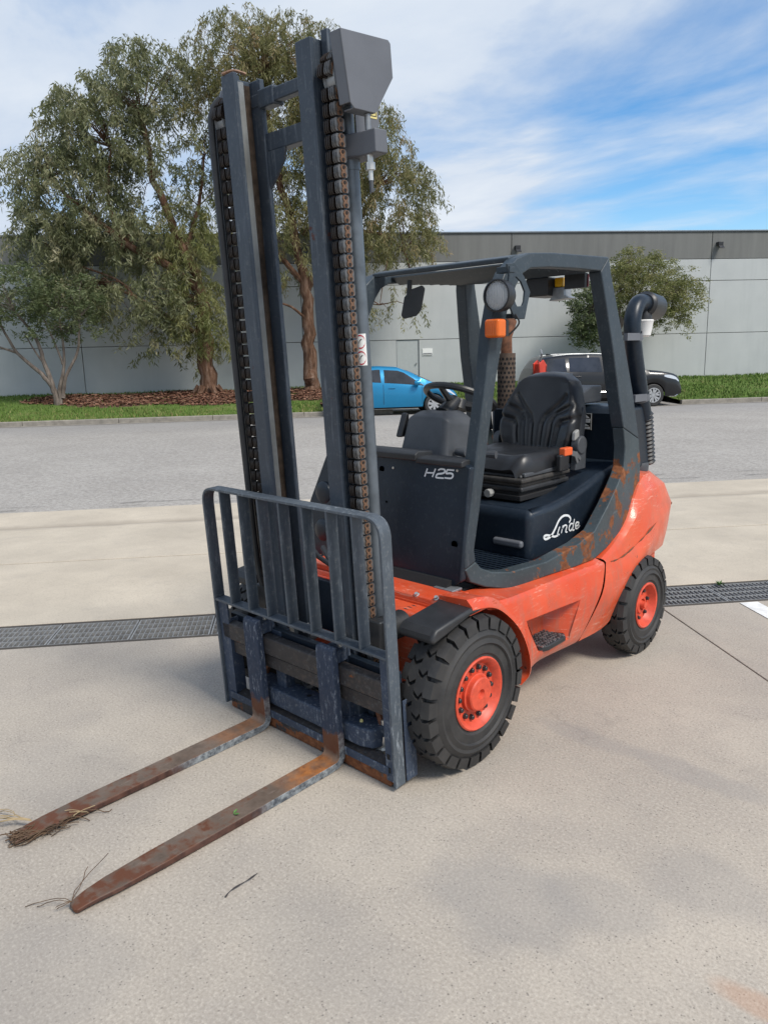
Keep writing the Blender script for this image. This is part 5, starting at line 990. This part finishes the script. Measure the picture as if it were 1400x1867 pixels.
n = len(ol); m.add([oc+ex*a+ez*b for a, b in ol]+[oc+ex*a*0.7+ez*b*0.7-nrm*0.03 for a, b in ol], [tuple(range(n)), tuple(range(n, 2*n))[::-1]]+[(i, (i+1) % n, n+(i+1) % n, n+i) for i in range(n)]); m.build('mirror_shell', 'black_plastic', mir, bevel=0.008)
m = MB(); m.box(0.02, 0.16, 1.30, 1.50, 2.00, 2.098); bcn = m.build('beacon_box', 'black_plastic', FL, bevel=0.008)
m = MB(); m.box(0.165, 0.215, 1.36, 1.42, 2.045, 2.095); m.build('beacon_lens', 'yellow_lens', bcn, bevel=0.006); m = MB(); m.prism([(0.14, 1.975), (0.26, 1.985), (0.23, 2.00), (0.225, 2.04), (0.165, 2.04), (0.16, 2.0)], 1.35, 1.43, 'y'); m.build('beacon_bracket', 'grey_steel', bcn)
m = MB(); m.box(0.235, 0.355, 1.345, 1.375, 2.03, 2.105); tl = m.build('tail_lamp', 'black_plastic', FL); m = MB(); m.box(0.345, 0.359, 1.3755, 1.385, 2.035, 2.10); m.build('tail_lens', 'tail_red', tl)
# air intake, exhaust, hoses ------------------------------------------
m = MB(); pts = smooth_line([(0.405, 2.000, 1.30), (0.405, 1.93, 1.46), (0.405, 1.855, 1.64), (0.405, 1.805, 1.80), (0.400, 1.820, 1.90), (0.395, 1.885, 1.962), (0.39, 1.975, 1.965)], 5); m.tube(pts, 0.048, 18); ip = m.build('intake_pipe', 'navy_paint', FL)
m = MB(); c0, c1 = Vector((0.39, 1.965, 1.962)), Vector((0.375, 2.155, 1.945)); m.tube([c0, c0+(c1-c0)*0.06, c0+(c1-c0)*0.1, c1-(c1-c0)*0.06, c1], [0.058, 0.064, 0.074, 0.074, 0.066], 24); m.build('intake_cap', 'black_plastic', ip)
m = MB(); m.lathe([(0, 0.030), (0.01, 0.042), (0.085, 0.054), (0.092, 0.058), (0.098, 0.052)], (0.385, 1.985, 1.775), 'z', 20); m.build('dust_bowl', 'sticker_white', ip); m = MB(); m.lathe([(0, 0.045), (0.03, 0.044), (0.05, 0.036), (0.06, 0.036)], (0.385, 1.985, 1.872), 'z', 18); m.build('bowl_clamp', 'black_plastic', ip)
for y, z in ((1.82, 1.775), (1.945, 1.43)):
    m = MB(); d = Vector((0, -0.40, 0.92)); 
    vs = []; q = Vector((0.405, y, z)); e1 = Vector((1, 0, 0)); e2 = d.normalized().cross(e1)
    for h in (-0.020, 0.020):
        for k in range(16): a = 2*math.pi*k/16; vs.append(q+d.normalized()*h+(e1*math.cos(a)+e2*math.sin(a))*0.052)
    m.add(vs, [(k, (k+1) % 16, 16+(k+1) % 16, 16+k) for k in range(16)]); m.box(0.43, 0.455, y-0.17, y-0.02, z-0.02, z+0.02); m.build('pipe_strap', 'cover_grey', ip)
m = MB(); prof = []; P0, P1 = Vector((0.405, 2.000, 1.335)), Vector((0.400, 2.075, 1.02)); K = 26
pts = [P0+(P1-P0)*i/K for i in range(K+1)]; m.tube(pts, [0.054 if i % 2 else 0.044 for i in range(K+1)], 16); m.build('corrugated_hose', 'black_rubber', FL)
m = MB(); pts = smooth_line([(0.33, 2.10, 1.36), (0.32, 2.165, 1.33), (0.32, 2.195, 1.22), (0.33, 2.17, 1.10), (0.35, 2.12, 1.04)], 6); m.tube(pts, 0.022, 10); m.build('rubber_hose', 'black_rubber', FL); m = MB(); m.tube(smooth_line([(0.40, 2.09, 1.055), (0.36, 2.15, 1.04), (0.31, 2.17, 1.045)]), 0.018, 8); m.build('hose_elbow', 'rust_metal', FL)
m = MB(); m.cyl((-0.355, 1.665, 0), 0.056, 1.36, 1.70, 'z', 22); exs = m.build('exhaust_guard', 'exhaust_brown', FL)
mm = MB(); hx = None
for i in range(11):
    for k in range(14):
        a = 2*math.pi*(k+0.5*(i % 2))/14
        if math.cos(a-(-0.80)) < -0.1: continue
        c = Vector((-0.355+0.0565*math.cos(a), 1.665+0.0565*math.sin(a), 1.385+i*0.028)); t1 = Vector((-math.sin(a), math.cos(a), 0)); o_ = [c+t1*0.0085*math.cos(b)+Vector((0, 0, 1))*0.0095*math.sin(b) for b in np.linspace(0, 2*math.pi, 7)[:-1]]
        mm.add(o_, [tuple(range(6))])
stuff(mm.build('guard_holes', 'grille_black', exs, smooth=False)); m = MB(); m.tube([(-0.355, 1.665, 1.69), (-0.355, 1.66, 1.80), (-0.36, 1.72, 1.90)], 0.036, 14); m.build('exhaust_pipe', 'rust_metal', exs)
m = MB(); m.prism([(1.80, 1.535), (1.87, 1.525), (1.88, 1.62), (1.84, 1.655), (1.79, 1.63)], -0.245, -0.235); m.prism([(1.80, 1.535), (1.87, 1.525), (1.88, 1.62), (1.84, 1.655), (1.79, 1.63)], -0.205, -0.195); m.box(-0.245, -0.195, 1.86, 1.875, 1.53, 1.62); m.box(-0.245, -0.195, 1.80, 1.81, 1.54, 1.63); m.box(-0.24, -0.20, 1.815, 1.865, 1.40, 1.54); rb = m.build('red_bracket', 'red_plastic', FL, bevel=0.004); m = MB(); m.tube([(-0.22, 1.84, 1.65), (-0.21, 1.84, 1.69), (-0.225, 1.85, 1.715)], 0.007, 6); m.build('bracket_pin', 'grey_steel', rb)

# mast -----------------------------------------------------------------
def mcol(name, s, x0, x1, y0, y1, z0, z1, fw, wt, inward=True, mat='mast_paint'):
    # C-channel: two flanges across x, web on the outer side (open to the middle) or the inner side
    m = MB(); a, b = s*x0, s*x1                    # a inner, b outer
    web = (b-s*wt, b) if inward else (a, a+s*wt); lo, hi = min(a, b), max(a, b)
    m.box(lo, hi, y0, y0+fw, z0, z1); m.box(lo, hi, y1-fw, y1, z0, z1-0.004); m.box(min(web)+0.001, max(web)-0.001, y0+fw-0.002, y1-fw+0.002, z0+0.001, z1-0.002)
    return mast_part(m.build(name, mat, FL, bevel=0.005))
for s in (1, -1):
    mcol('inner_mast_column', s, 0.186, 0.268, -0.284, -0.134, 0.10, 2.82, 0.022, 0.016)
    mcol('outer_mast_column', s, 0.2715, 0.306, -0.236, -0.188, 0.09, 2.845, 0.020, 0.014, False)
    m = MB(); m.box(min(s*0.2535, s*0.2495), max(s*0.2535, s*0.2495), -0.188, -0.160, 0.5, 2.80); o = mast_part(m.build('roller_track', 'greasy_steel', FL))
for s in (1, -1):
    m = MB(); m.box(min(s*0.2532, s*0.2500), max(s*0.2532, s*0.2500), -0.260, -0.189, 0.4, 2.81); mast_part(m.build('web_wear_face', 'web_grey', FL))
for z0, z1, y0, y1 in ((2.715, 2.765, -0.16, -0.115), (2.545, 2.615, -0.145, -0.09), (0.13, 0.24, -0.13, -0.08)):
    m = MB(); m.box(-0.252, 0.252, y0, y1, z0, z1); mast_part(m.build('mast_cross_beam', 'mast_paint', FL, bevel=0.006))
for s in (1, -1):
    m = MB(); m.prism([(s*0.19, 2.545), (s*0.075, 2.545), (s*0.085, 2.50), (s*0.19, 2.40)], -0.148, -0.136, 'y'); mast_part(m.build('mast_gusset', 'mast_paint', FL))
    m = MB(); m.box(min(s*0.10, s*0.20), max(s*0.10, s*0.20), -0.166, -0.108, 2.705, 2.775); mast_part(m.build('beam_clamp', 'mast_paint', FL, bevel=0.008))
    # lift cylinder
    m = MB(); m.lathe([(0.12, 0.0305), (2.40, 0.0305)], (s*0.302, -0.156, 0), 'z', 20); cyl = mast_part(m.build('lift_cylinder', 'cylinder_grey', FL))
    m = MB(); m.lathe([(2.39, 0.034), (2.47, 0.034)], (s*0.302, -0.156, 0), 'z', 20); m.lathe([(2.47, 0.022), (2.62, 0.022)], (s*0.302, -0.156, 0), 'z', 16); m.build('piston_rod', 'cylinder_grey', cyl)
    m = MB(); m.prism([(s*0.262, -0.178), (s*0.30, -0.205), (s*0.385, -0.178), (s*0.455, -0.178), (s*0.455, -0.115), (s*0.30, -0.085), (s*0.262, -0.10)], 2.425, 2.505, 'z'); m.build('chain_anchor_block', 'cover_grey', cyl, bevel=0.006)
    m = MB(); m.lathe([(2.34, 0.009), (2.375, 0.009), (2.375, 0.018), (2.40, 0.018), (2.40, 0.012), (2.43, 0.012)], (s*0.405, -0.160, 0), 'z', 8); m.build('anchor_bolt', 'zinc', cyl); m = MB(); m.lathe([(2.504, 0.011), (2.558, 0.011)], (s*0.405, -0.160, 0), 'z', 12); m.build('anchor_rod', 'grey_steel', cyl)
    m = MB(); m.lathe([(2.30, 0.008), (2.345, 0.008)], (s*0.405, -0.160, 0), 'z', 8); m.build('anchor_stud', 'grey_plastic', cyl)
    # sheave cover: a five-sided plate with folded rim
    pl = [(-0.292, 2.795), (-0.055, 2.797), (-0.040, 2.785), (-0.040, 2.685), (-0.135, 2.562), (-0.150, 2.556), (-0.235, 2.560), (-0.262, 2.580), (-0.292, 2.785)]
    pl = [(-0.285, 2.802), (-0.052, 2.810), (-0.040, 2.800), (-0.036, 2.690), (-0.135, 2.560), (-0.240, 2.562), (-0.258, 2.580)]
    m = MB(); m.prism(pl, s*0.418, s*0.424); m.prism([(a, b) for a, b in (pl[0], pl[6], (pl[6][0]+0.006, pl[6][1]), (pl[0][0]+0.006, pl[0][1]))], s*0.368, s*0.419); m.prism([pl[0], pl[1], (pl[1][0], pl[1][1]-0.006), (pl[0][0], pl[0][1]-0.006)], s*0.368, s*0.419); m.prism([pl[5], pl[4], (pl[4][0], pl[4][1]+0.006), (pl[5][0], pl[5][1]+0.006)], s*0.368, s*0.419)
    if s > 0: mast_part(m.build('chain_cover', 'cover_grey', FL, bevel=0.003))
    m = MB(); m.lathe([(0.30, 0.075), (0.306, 0.085), (0.310, 0.075), (0.355, 0.075), (0.359, 0.085), (0.365, 0.075)] if s > 0 else [(-0.365, 0.075), (-0.359, 0.085), (-0.355, 0.075), (-0.310, 0.075), (-0.306, 0.085), (-0.30, 0.075)], (0, -0.185, 2.680), 'x', 24); mast_part(m.build('chain_sheave', 'grey_steel', FL))
    # twin strand chain
    x0 = s*0.322
    pin = MB()
    for i in range(46): pin.cyl((x0, -0.247, 0.34+i*0.0508+0.0127), 0.0062, -0.036, 0.038, 'x', 8); pin.cyl((x0, -0.247, 0.34+i*0.0508-0.0127), 0.0062, -0.036, 0.038, 'x', 8)
    chn = mast_part(pin.build('lift_chain', 'chain_dark', FL))
    if s > 0:
        def linkmesh(mats, name):
            l = MB(); l.cur = 0
            pr = [(-0.023, -0.014), (-0.018, -0.0215), (0.017, -0.0215), (0.022, -0.014), (0.022, 0.014), (0.017, 0.0215), (-0.018, 0.0215), (-0.023, 0.014)]
            [l.prism(pr, a_, b_) for a_, b_ in ((-0.0120, -0.0072), (-0.0030, 0.0030), (0.0072, 0.0120))]; l.cur = 1
            fg = [(-0.008, -0.021), (0.008, -0.021), (0.013, -0.012), (0.008, 0.0), (0.013, 0.012), (0.008, 0.021), (-0.008, 0.021), (-0.013, 0.012), (-0.008, 0.0), (-0.013, -0.012)]
            l.prism(fg, 0.0119, 0.0160); l.cur = 2
            for zz in (-0.012, 0.012): l.cyl((0, 0, zz), 0.0042, 0.0155, 0.0173, 'x', 6)
            l.cur = 0; l.cyl((0, 0, 0), 0.007, -0.0135, -0.019, 'x', 6)
            o = l.build(name, mats, chn, bevel=0.0); return o
        LK = linkmesh(['chain_steel', 'chain_bronze', 'chain_dark'], 'chain_link'); LD = linkmesh(['chain_dark', 'chain_dark', 'chain_dark'], 'chain_link')
        protos = (LK, LD)
    for st, (dx_, pr) in enumerate(((0.020, 0), (-0.017, 1))):
        for i in range(46):
            if s > 0 and i == 0: o = protos[pr]
            else: o = dup(protos[pr], chn)
            o.location = (x0+dx_, -0.247, 0.34+i*0.0508)
            if s < 0 and pr == 0: o.data = LD.data
    for k in range(4):                              # links turning over the sheave
        a = 0.25+k*0.55
        for dx_, pr in ((0.020, 0), (-0.017, 1)):
            o = dup(protos[pr if s > 0 else 1], chn); o.location = (x0+dx_, -0.185-0.078*math.cos(a), 2.680+0.078*math.sin(a)); o.rotation_euler.x = -a
# hose rail on the off side
m = MB(); pts = smooth_line([(-0.345, -0.235, 2.765), (-0.372, -0.262, 2.72), (-0.382, -0.272, 2.60), (-0.385, -0.272, 2.0), (-0.385, -0.270, 1.2), (-0.380, -0.262, 0.75), (-0.345, -0.245, 0.60), (-0.33, -0.235, 0.50)], 8); m.tube(pts, 0.015, 10); m.tube([(a+0.004, b+0.030, c) for a, b, c in pts], 0.013, 8); mast_part(m.build('mast_hose', 'black_rubber', FL))
m = MB(); m.tube([(-0.365, -0.22, 2.70), (-0.345, -0.20, 2.79)], [0.035, 0.03], 10); mast_part(m.build('hose_pulley', 'cover_grey', FL))
m = MB(); vs = [(0, 0)]; m.tube(smooth_line([(-0.25, -0.29, 2.822), (-0.225, -0.25, 2.836), (-0.20, -0.21, 2.824)]), 0.006, 6); mast_part(m.build('hose_clip', 'chain_bronze', FL))
# plate with yellow height mark behind the sheave cover
m = MB(); m.prism([(-0.07, 2.76), (0.056, 2.76), (0.056, 2.585), (0.0, 2.515), (-0.07, 2.515)], 0.250, 0.256); ip2 = mast_part(m.build('height_plate', 'cover_grey', FL)); m = MB(); m.box(0.2555, 0.2575, -0.02, 0.044, 2.600, 2.715); ys = m.build('height_mark', 'sticker_yellow', ip2)
m = MB()
for st in ([(0.012, 2.650), (0.030, 2.643), (0.034, 2.628), (0.022, 2.620), (0.010, 2.626), (0.008, 2.640)], [(-0.004, 2.655), (-0.006, 2.632), (-0.012, 2.626)]): m.ribbon(st, 0.006, lambda a, b, o: (0.2573+o, a, b))
m.box(0.2573, 0.2583, -0.02, 0.040, 2.607, 2.610); m.box(0.2573, 0.2583, 0.0365, 0.0395, 2.607, 2.715); m.build('mark_digit', 'sticker_black', ys, smooth=False)
# warning sticker on the lift cylinder
def STK(a, h, out=0.0): r = 0.0310+out; return (0.302+r*math.cos(a), -0.156+r*math.sin(a), h)
m = MB(); k = 8; vs = []
for i in range(k+1):
    a = -1.75+1.5*i/k; vs += [STK(a, 1.685), STK(a, 1.805)]
m.add(vs, [(2*i, 2*i+1, 2*i+3, 2*i+2) for i in range(k)]); sk = mast_part(m.build('warning_sticker', 'sticker_white', FL))
m = MB(); mk = MB()
for zc_ in (1.775, 1.714):
    ring = [(0.75*math.cos(t)*0.8-1.0, zc_+0.024*math.sin(t)) for t in np.linspace(0, 2*math.pi, 18)]; m.ribbon(ring, 0.0052, lambda a, b, o: STK(a, b, 0.0006)); m.ribbon([(-1.45, zc_+0.016), (-0.55, zc_-0.016)], 0.005, lambda a, b, o: STK(a, b, 0.0009))
    for q in ([(-1.3, zc_-0.012), (-1.05, zc_+0.004), (-0.8, zc_+0.010)], [(-1.05, zc_+0.004), (-1.0, zc_-0.013)], [(-0.7, zc_+0.004), (-0.68, zc_+0.012)]): mk.ribbon(q, 0.005, lambda a, b, o: STK(a, b, 0.0004))
# ribbon widths act on (angle, height): thin strokes are enough here
m.build('prohibition_ring', 'sticker_red', sk, smooth=False); mk.build('prohibition_figure', 'sticker_black', sk, smooth=False)

# carriage, backrest, forks ---------------------------------------------
SH = -0.0186
m = MB(); m.prism([(-0.372, 0.395), (-0.372, 0.478), (-0.350, 0.486), (-0.335, 0.486), (-0.318, 0.470), (-0.318, 0.385), (-0.345, 0.385)], SH-0.555, SH+0.545); car = mast_part(m.build('carriage_top_rail', 'rail_worn', FL, bevel=0.006))
m = MB(); m.box(SH-0.555, SH+0.54, -0.355, -0.325, 0.320, 0.383); m.box(SH-0.555, SH+0.54, -0.31, -0.275, 0.375, 0.455); m.build('rail_backing', 'rail_worn', car, bevel=0.004)
m = MB(); m.box(SH-0.56, SH+0.56, -0.316, -0.29, 0.455, 0.505); m.build('rail_guard', 'navy_paint', car, bevel=0.003)
m = MB(); m.prism([(-0.372, 0.020), (-0.372, 0.105), (-0.318, 0.12), (-0.318, 0.020)], SH-0.555, SH+0.545); car2 = mast_part(m.build('carriage_bottom_rail', 'rail_worn', FL, bevel=0.006)); m = MB(); m.box(SH-0.55, SH+0.54, -0.378, -0.3721, 0.075, 0.112); m.build('wear_strip', 'carriage_paint', car2, bevel=0.003)
m = MB(); m.prism([(SH-0.40, -0.36), (SH+0.36, -0.36), (SH+0.42, -0.34), (SH+0.44, -0.30), (SH+0.44, -0.245), (SH-0.46, -0.245), (SH-0.46, -0.31)], 0.128, 0.218, 'z'); sh_ = mast_part(m.build('side_shift_beam', 'carriage_paint', FL, bevel=0.012, seg=3))
m = MB(); m.lathe([(0.218, 0.008), (0.226, 0.007), (0.23, 0.003)], (SH+0.335, -0.315, 0), 'z', 8); m.build('grease_cap', 'sticker_yellow', sh_); m = MB(); m.lathe([(0.2184, 0.012), (0.2186, 0.001)], (SH-0.02, -0.30, 0), 'z', 12); m.build('beam_hole', 'grille_black', sh_)
for s in (1, -1):
    m = MB(); m.box(s*0.215-0.035, s*0.215+0.035, -0.318, -0.262, 0.10, 0.50); mast_part(m.build('carriage_plate', 'carriage_paint', FL, bevel=0.006))
    m = MB(); m.lathe([(0.115, 0.030), (0.15, 0.033), (0.175, 0.030), (0.18, 0.014), (0.24, 0.010)], (s*0.405, -0.275, 0), 'z', 10); m.lathe([(0.10, 0.042), (0.118, 0.042)], (s*0.405, -0.275, 0), 'z', 6); mast_part(m.build('chain_end_nut', 'zinc' if s > 0 else 'grey_steel', FL))
    m = MB(); m.tube([(s*0.405, -0.275, 0.20), (s*0.36, -0.262, 0.30), (s*0.325, -0.25, 0.36)], 0.016, 8); mast_part(m.build('chain_end_rod', 'rust_metal', FL))
m = MB()
for r in (0.075, 0.098): m.tube([(-0.10+r*math.cos(a)*1.05, -0.262+0.02*math.sin(a*2), 0.335+r*math.sin(a)) for a in np.linspace(-3.3, 0.15, 20)], 0.011, 8)
mast_part(m.build('hose_loop', 'black_rubber', FL))
m = MB(); m.tube([(-0.09, -0.255, 0.50), (-0.085, -0.255, 0.535), (-0.065, -0.25, 0.545), (-0.05, -0.25, 0.52)], 0.007, 8); m.lathe([(0.485, 0.015), (0.53, 0.015)], (-0.03, -0.25, 0), 'z', 8); mast_part(m.build('hose_fitting', 'zinc', FL))
# backrest: flat bar frame with seven rungs
def bent(pts, r=0.085, k=7):
    out = []; n = len(pts)
    for i, p in enumerate(pts):
        if i in (0, n-1): out.append(Vector(p)); continue
        p = Vector(p); a, b = (Vector(pts[i-1])-p).normalized(), (Vector(pts[i+1])-p).normalized(); 
        for j in range(k+1):
            t = j/k; out.append((1-t)**2*(p+a*r)+2*t*(1-t)*p+t*t*(p+b*r))
    return out
fr = bent([(SH-0.585, 0.040), (SH-0.585, 1.150), (SH+0.585, 1.150), (SH+0.585, 0.036)]); th = 0.012; y0, y1 = -0.386, -0.328; vs = []
for i, p in enumerate(fr):
    d = (fr[min(i+1, len(fr)-1)]-fr[max(i-1, 0)]).normalized(); nn = Vector((d.y, -d.x)); q = p+nn*th
    vs += [(p.x, y0, p.y), (q.x, y0, q.y), (q.x, y1, q.y), (p.x, y1, p.y)]
m = MB(); n = len(fr); m.add(vs, [(4*i+a, 4*i+(a+1) % 4, 4*i+4+(a+1) % 4, 4*i+4+a) for i in range(n-1) for a in range(4)]+[(0, 1, 2, 3), (4*n-4, 4*n-1, 4*n-2, 4*n-3)])
br = mast_part(m.build('load_backrest', 'backrest_paint', FL, bevel=0.002, angle=25))
m = MB(); m.box(SH-0.5725, SH+0.5725, y0+0.001, y1-0.001, 0.585, 0.597); m.build('cross_bar', 'backrest_paint', br, bevel=0.002)
rg = None
for x in (-0.455, -0.315, -0.175, -0.030, 0.122, 0.270, 0.413):
    if rg is None: mm = MB(); mm.box(-0.005, 0.005, y0+0.001, y1-0.001, 0.5975, 1.1375); rg = mm.build('rung', 'backrest_paint', br, bevel=0.0015); q = rg
    else: q = dup(rg, br)
    q.location.x = x
for s in (1, -1):
    x = SH+s*0.5725; m = MB()
    m.box(min(x, x-s*0.075), max(x, x-s*0.075), -0.372, -0.362, 0.050, 0.584) if s < 0 else m.box(x-0.048, x, -0.374, -0.364, 0.050, 0.584)
    m.box(min(x-s*0.0755, x-s*0.0655) if s < 0 else x-0.048, max(x-s*0.0755, x-s*0.0655) if s < 0 else x-0.040, -0.3635, -0.31, 0.050, 0.50); bp_ = m.build('side_plate', 'carriage_paint', br, bevel=0.002)
    m = MB()
    for z in (0.10, 0.16): m.prism([(x-s*0.03-0.008, z-0.012), (x-s*0.03+0.008, z-0.012), (x-s*0.03+0.008, z+0.012), (x-s*0.03-0.008, z+0.012)], -0.3755, -0.3735, 'y') if s > 0 else m.lathe([(-0.374, 0.012), (-0.372, 0.001)], (x+0.045, 0, 0.085), 'y', 10)
    m.build('slot_hole', 'grille_black', bp_)
m = MB(); m.box(SH+0.587, SH+0.593, -0.326, -0.262, 0.045, 0.400); m.box(SH+0.555, SH+0.5865, -0.270, -0.262, 0.045, 0.395); cb = m.build('rear_channel', 'carriage_paint', br, bevel=0.002); m = MB(); m.box(SH+0.5932, SH+0.5942, -0.312, -0.296, 0.350, 0.382); m.build('channel_hole', 'grille_black', cb)
def make_fork(cx, idx):
    # side outline from tip over the blade, round the heel and up the shank
    w = 0.0510; top = []; bot_ = []; Y0 = -1.556
    ys = [Y0, Y0+0.007, Y0+0.028, -1.49, -1.42, -1.25, -1.0, -0.75, -0.55, -0.46]
    for y in ys:
        k = (-0.44-y)/1.1; tt = 0.058+0.046*k-0.010*max(0, 1-(y-Y0)/0.08)**2; th_ = 0.036-0.022*max(0, 1-(y-Y0)/0.75); top.append((y, tt)); bot_.append((y, tt-th_))
    zc_ = 0.079
    arc_o = [(-0.43+0.055*math.sin(a), zc_-0.055*math.cos(a)) for a in np.linspace(0, math.pi/2, 8)]; arc_i = [(-0.43+0.02*math.sin(a), zc_-0.02*math.cos(a)) for a in np.linspace(0, math.pi/2, 8)]
    T = top+arc_i+[(-0.41, 0.30), (-0.41, 0.535), (-0.404, 0.560)]; Bm = bot_+arc_o+[(-0.374, 0.30), (-0.374, 0.535), (-0.376, 0.565)]
    n = len(T); vs = []
    for (yt, zt_), (yb, zb_) in zip(T, Bm):
        q = max(0, 1-(yt-Y0)/0.24); ww = w*(1-0.48*q**1.8); cc = cx+0.034*max(0, (-0.44-yt)/1.1)
        if yt < Y0+0.003: ww = w*0.30
        vs += [(cc-ww, yt, zt_), (cc+ww, yt, zt_), (cc+ww, yb, zb_), (cc-ww, yb, zb_)]
    m = MB(); m.add(vs, [(4*i+a, 4*i+(a+1) % 4, 4*i+4+(a+1) % 4, 4*i+4+a) for i in range(n-1) for a in range(4)]+[(0, 1, 2, 3), (4*n-4, 4*n-1, 4*n-2, 4*n-3)])
    f = mast_part(m.build('fork', 'fork_steel', FL, bevel=0.005, seg=3))
    m = MB(); m.box(cx-0.048, cx+0.048, -0.3735, -0.318, 0.488, 0.545); m.box(cx-0.05, cx+0.05, -0.3175, -0.30, 0.40, 0.545); m.build('fork_hook', 'carriage_paint', f, bevel=0.006)
    m = MB(); m.lathe([(0.545, 0.010), (0.575, 0.010), (0.576, 0.020), (0.592, 0.020), (0.596, 0.012)], (cx+0.02, -0.335, 0), 'z', 12); m.build('fork_pin', 'zinc', f)
    return f
make_fork(0.216, 0); make_fork(-0.292, 1)

# ------------------------------------------------------------------ small loose things
def strand(m, p, d, L, r=0.0012, droop=0.6, k=6):
    q = Vector(p); dd = Vector(d).normalized(); pts = [q.copy()]
    for i in range(k):
        q = q+dd*L/k; dd = (dd+Vector((random.gauss(0, 0.2), random.gauss(0, 0.2), -droop*0.12+random.gauss(0, 0.1)))).normalized()
        if q.z < 0.003: q.z = 0.003; dd.z = abs(dd.z)*0.3
        pts.append(q.copy())
    m.tube(pts, r, 4, False)
def ftip(cx, y, dx=0.0, up=0.0):
    k = (-0.44-y)/1.1; z = 0.060+0.046*k+up; cx = cx+0.034*k
    return (cx+dx, y-TILT*z, z+TILT*y)
m = MB()
for i in range(16): strand(m, ftip(-0.292, random.uniform(-1.55, -1.49), random.uniform(-0.03, 0.04), 0.001), (random.gauss(0.1, 0.25), random.uniform(0.5, 1), random.uniform(-0.05, 0.05)), random.uniform(0.04, 0.09), 0.0022)
for i in range(24): strand(m, ftip(-0.292+0.056, random.uniform(-1.50, -1.30), -0.008, random.uniform(-0.015, 0.004)), (random.gauss(0, 0.2), random.choice((-1, 1)), random.uniform(-0.1, 0.1)), random.uniform(0.05, 0.13), 0.0020)
for i in range(40): strand(m, ftip(-0.292, random.uniform(-1.555, -1.52), random.uniform(-0.028, 0.035), random.uniform(-0.02, 0.004)), (random.gauss(0, 1), random.gauss(0, 1), random.uniform(-0.3, 0.3)), random.uniform(0.010, 0.032), 0.0026)
tag(stuff(m.build('dry_grass', 'straw_dark')), 'tangle of dark dry grass caked on the tip of the farther fork', 'dry grass')
m = MB()
for i in range(9): strand(m, ftip(-0.292-0.045, -1.46, random.uniform(-0.01, 0.01)), (-0.75+random.gauss(0, 0.08), -0.55+random.gauss(0, 0.1), 0.10), random.uniform(0.16, 0.30), 0.0018, 0.5)
for i in range(6): strand(m, ftip(-0.292+0.05, -1.31, 0.0, 0.002), (random.gauss(0, 0.5), random.gauss(0, 0.5), 0.25), random.uniform(0.04, 0.09), 0.0016)
tag(stuff(m.build('straw_wisp', 'straw')), 'pale straw wisp sticking out beside the farther fork tip', 'straw')
m = MB()
for d, L in (((-0.95, -0.25, 0.0), 0.17), ((-0.75, -0.55, 0.0), 0.13), ((-0.3, -0.9, 0.0), 0.05), ((-0.6, -0.75, 0.0), 0.05), ((-0.75, 0.65, 0.35), 0.22), ((-0.6, 0.75, 0.3), 0.13)): strand(m, ftip(0.216, -1.548, -0.01), d, L, 0.0014, 0.8)
tag(stuff(m.build('dry_stalks', 'straw_dark')), 'thin dry stalks trailing from the tip of the nearer fork', 'dry grass')
m = MB(); pts = smooth_line([(0.560, -1.192, 0.004), (0.552, -1.16, 0.009), (0.556, -1.10, 0.012), (0.545, -1.052, 0.005)]); m.tube(pts, [0.0022+0.001*math.sin(i) for i in range(len(pts))], 6); tag(m.build('twig', 'twig_dark'), 'small dark twig lying on the concrete right of the nearer fork', 'twig')
def leafm(m, p, a, L, w, lift):
    c, s = math.cos(a), math.sin(a); P = Vector(p); m.add([P, P+Vector((c*L*0.45-s*w, s*L*0.45+c*w, lift*0.6)), P+Vector((c*L, s*L, lift)), P+Vector((c*L*0.45+s*w, s*L*0.45-c*w, lift*0.6)), P+Vector((c*L*0.5, s*L*0.5, lift*0.35))], [(0, 1, 4), (1, 2, 4), (2, 3, 4), (3, 0, 4)])
m = MB(); zf = ftip(0.225, -0.93); leafm(m, zf, 0.4, 0.03, 0.007, 0.008); leafm(m, zf, 1.8, 0.025, 0.006, 0.010); tag(m.build('green_leaf', 'weed_green'), 'tiny green leaf scrap lying on top of the nearer fork', 'leaf')
m = MB()
for i in range(16): leafm(m, S3(2.76+random.uniform(-0.02, 0.02), 1.60+random.uniform(-0.012, 0.012), 0.0), random.uniform(0, 6.28), random.uniform(0.02, 0.05), 0.006, random.uniform(0.01, 0.035))
tag(m.build('weed', 'weed_green'), 'small green weed growing out of the drain at the far right', 'weed')
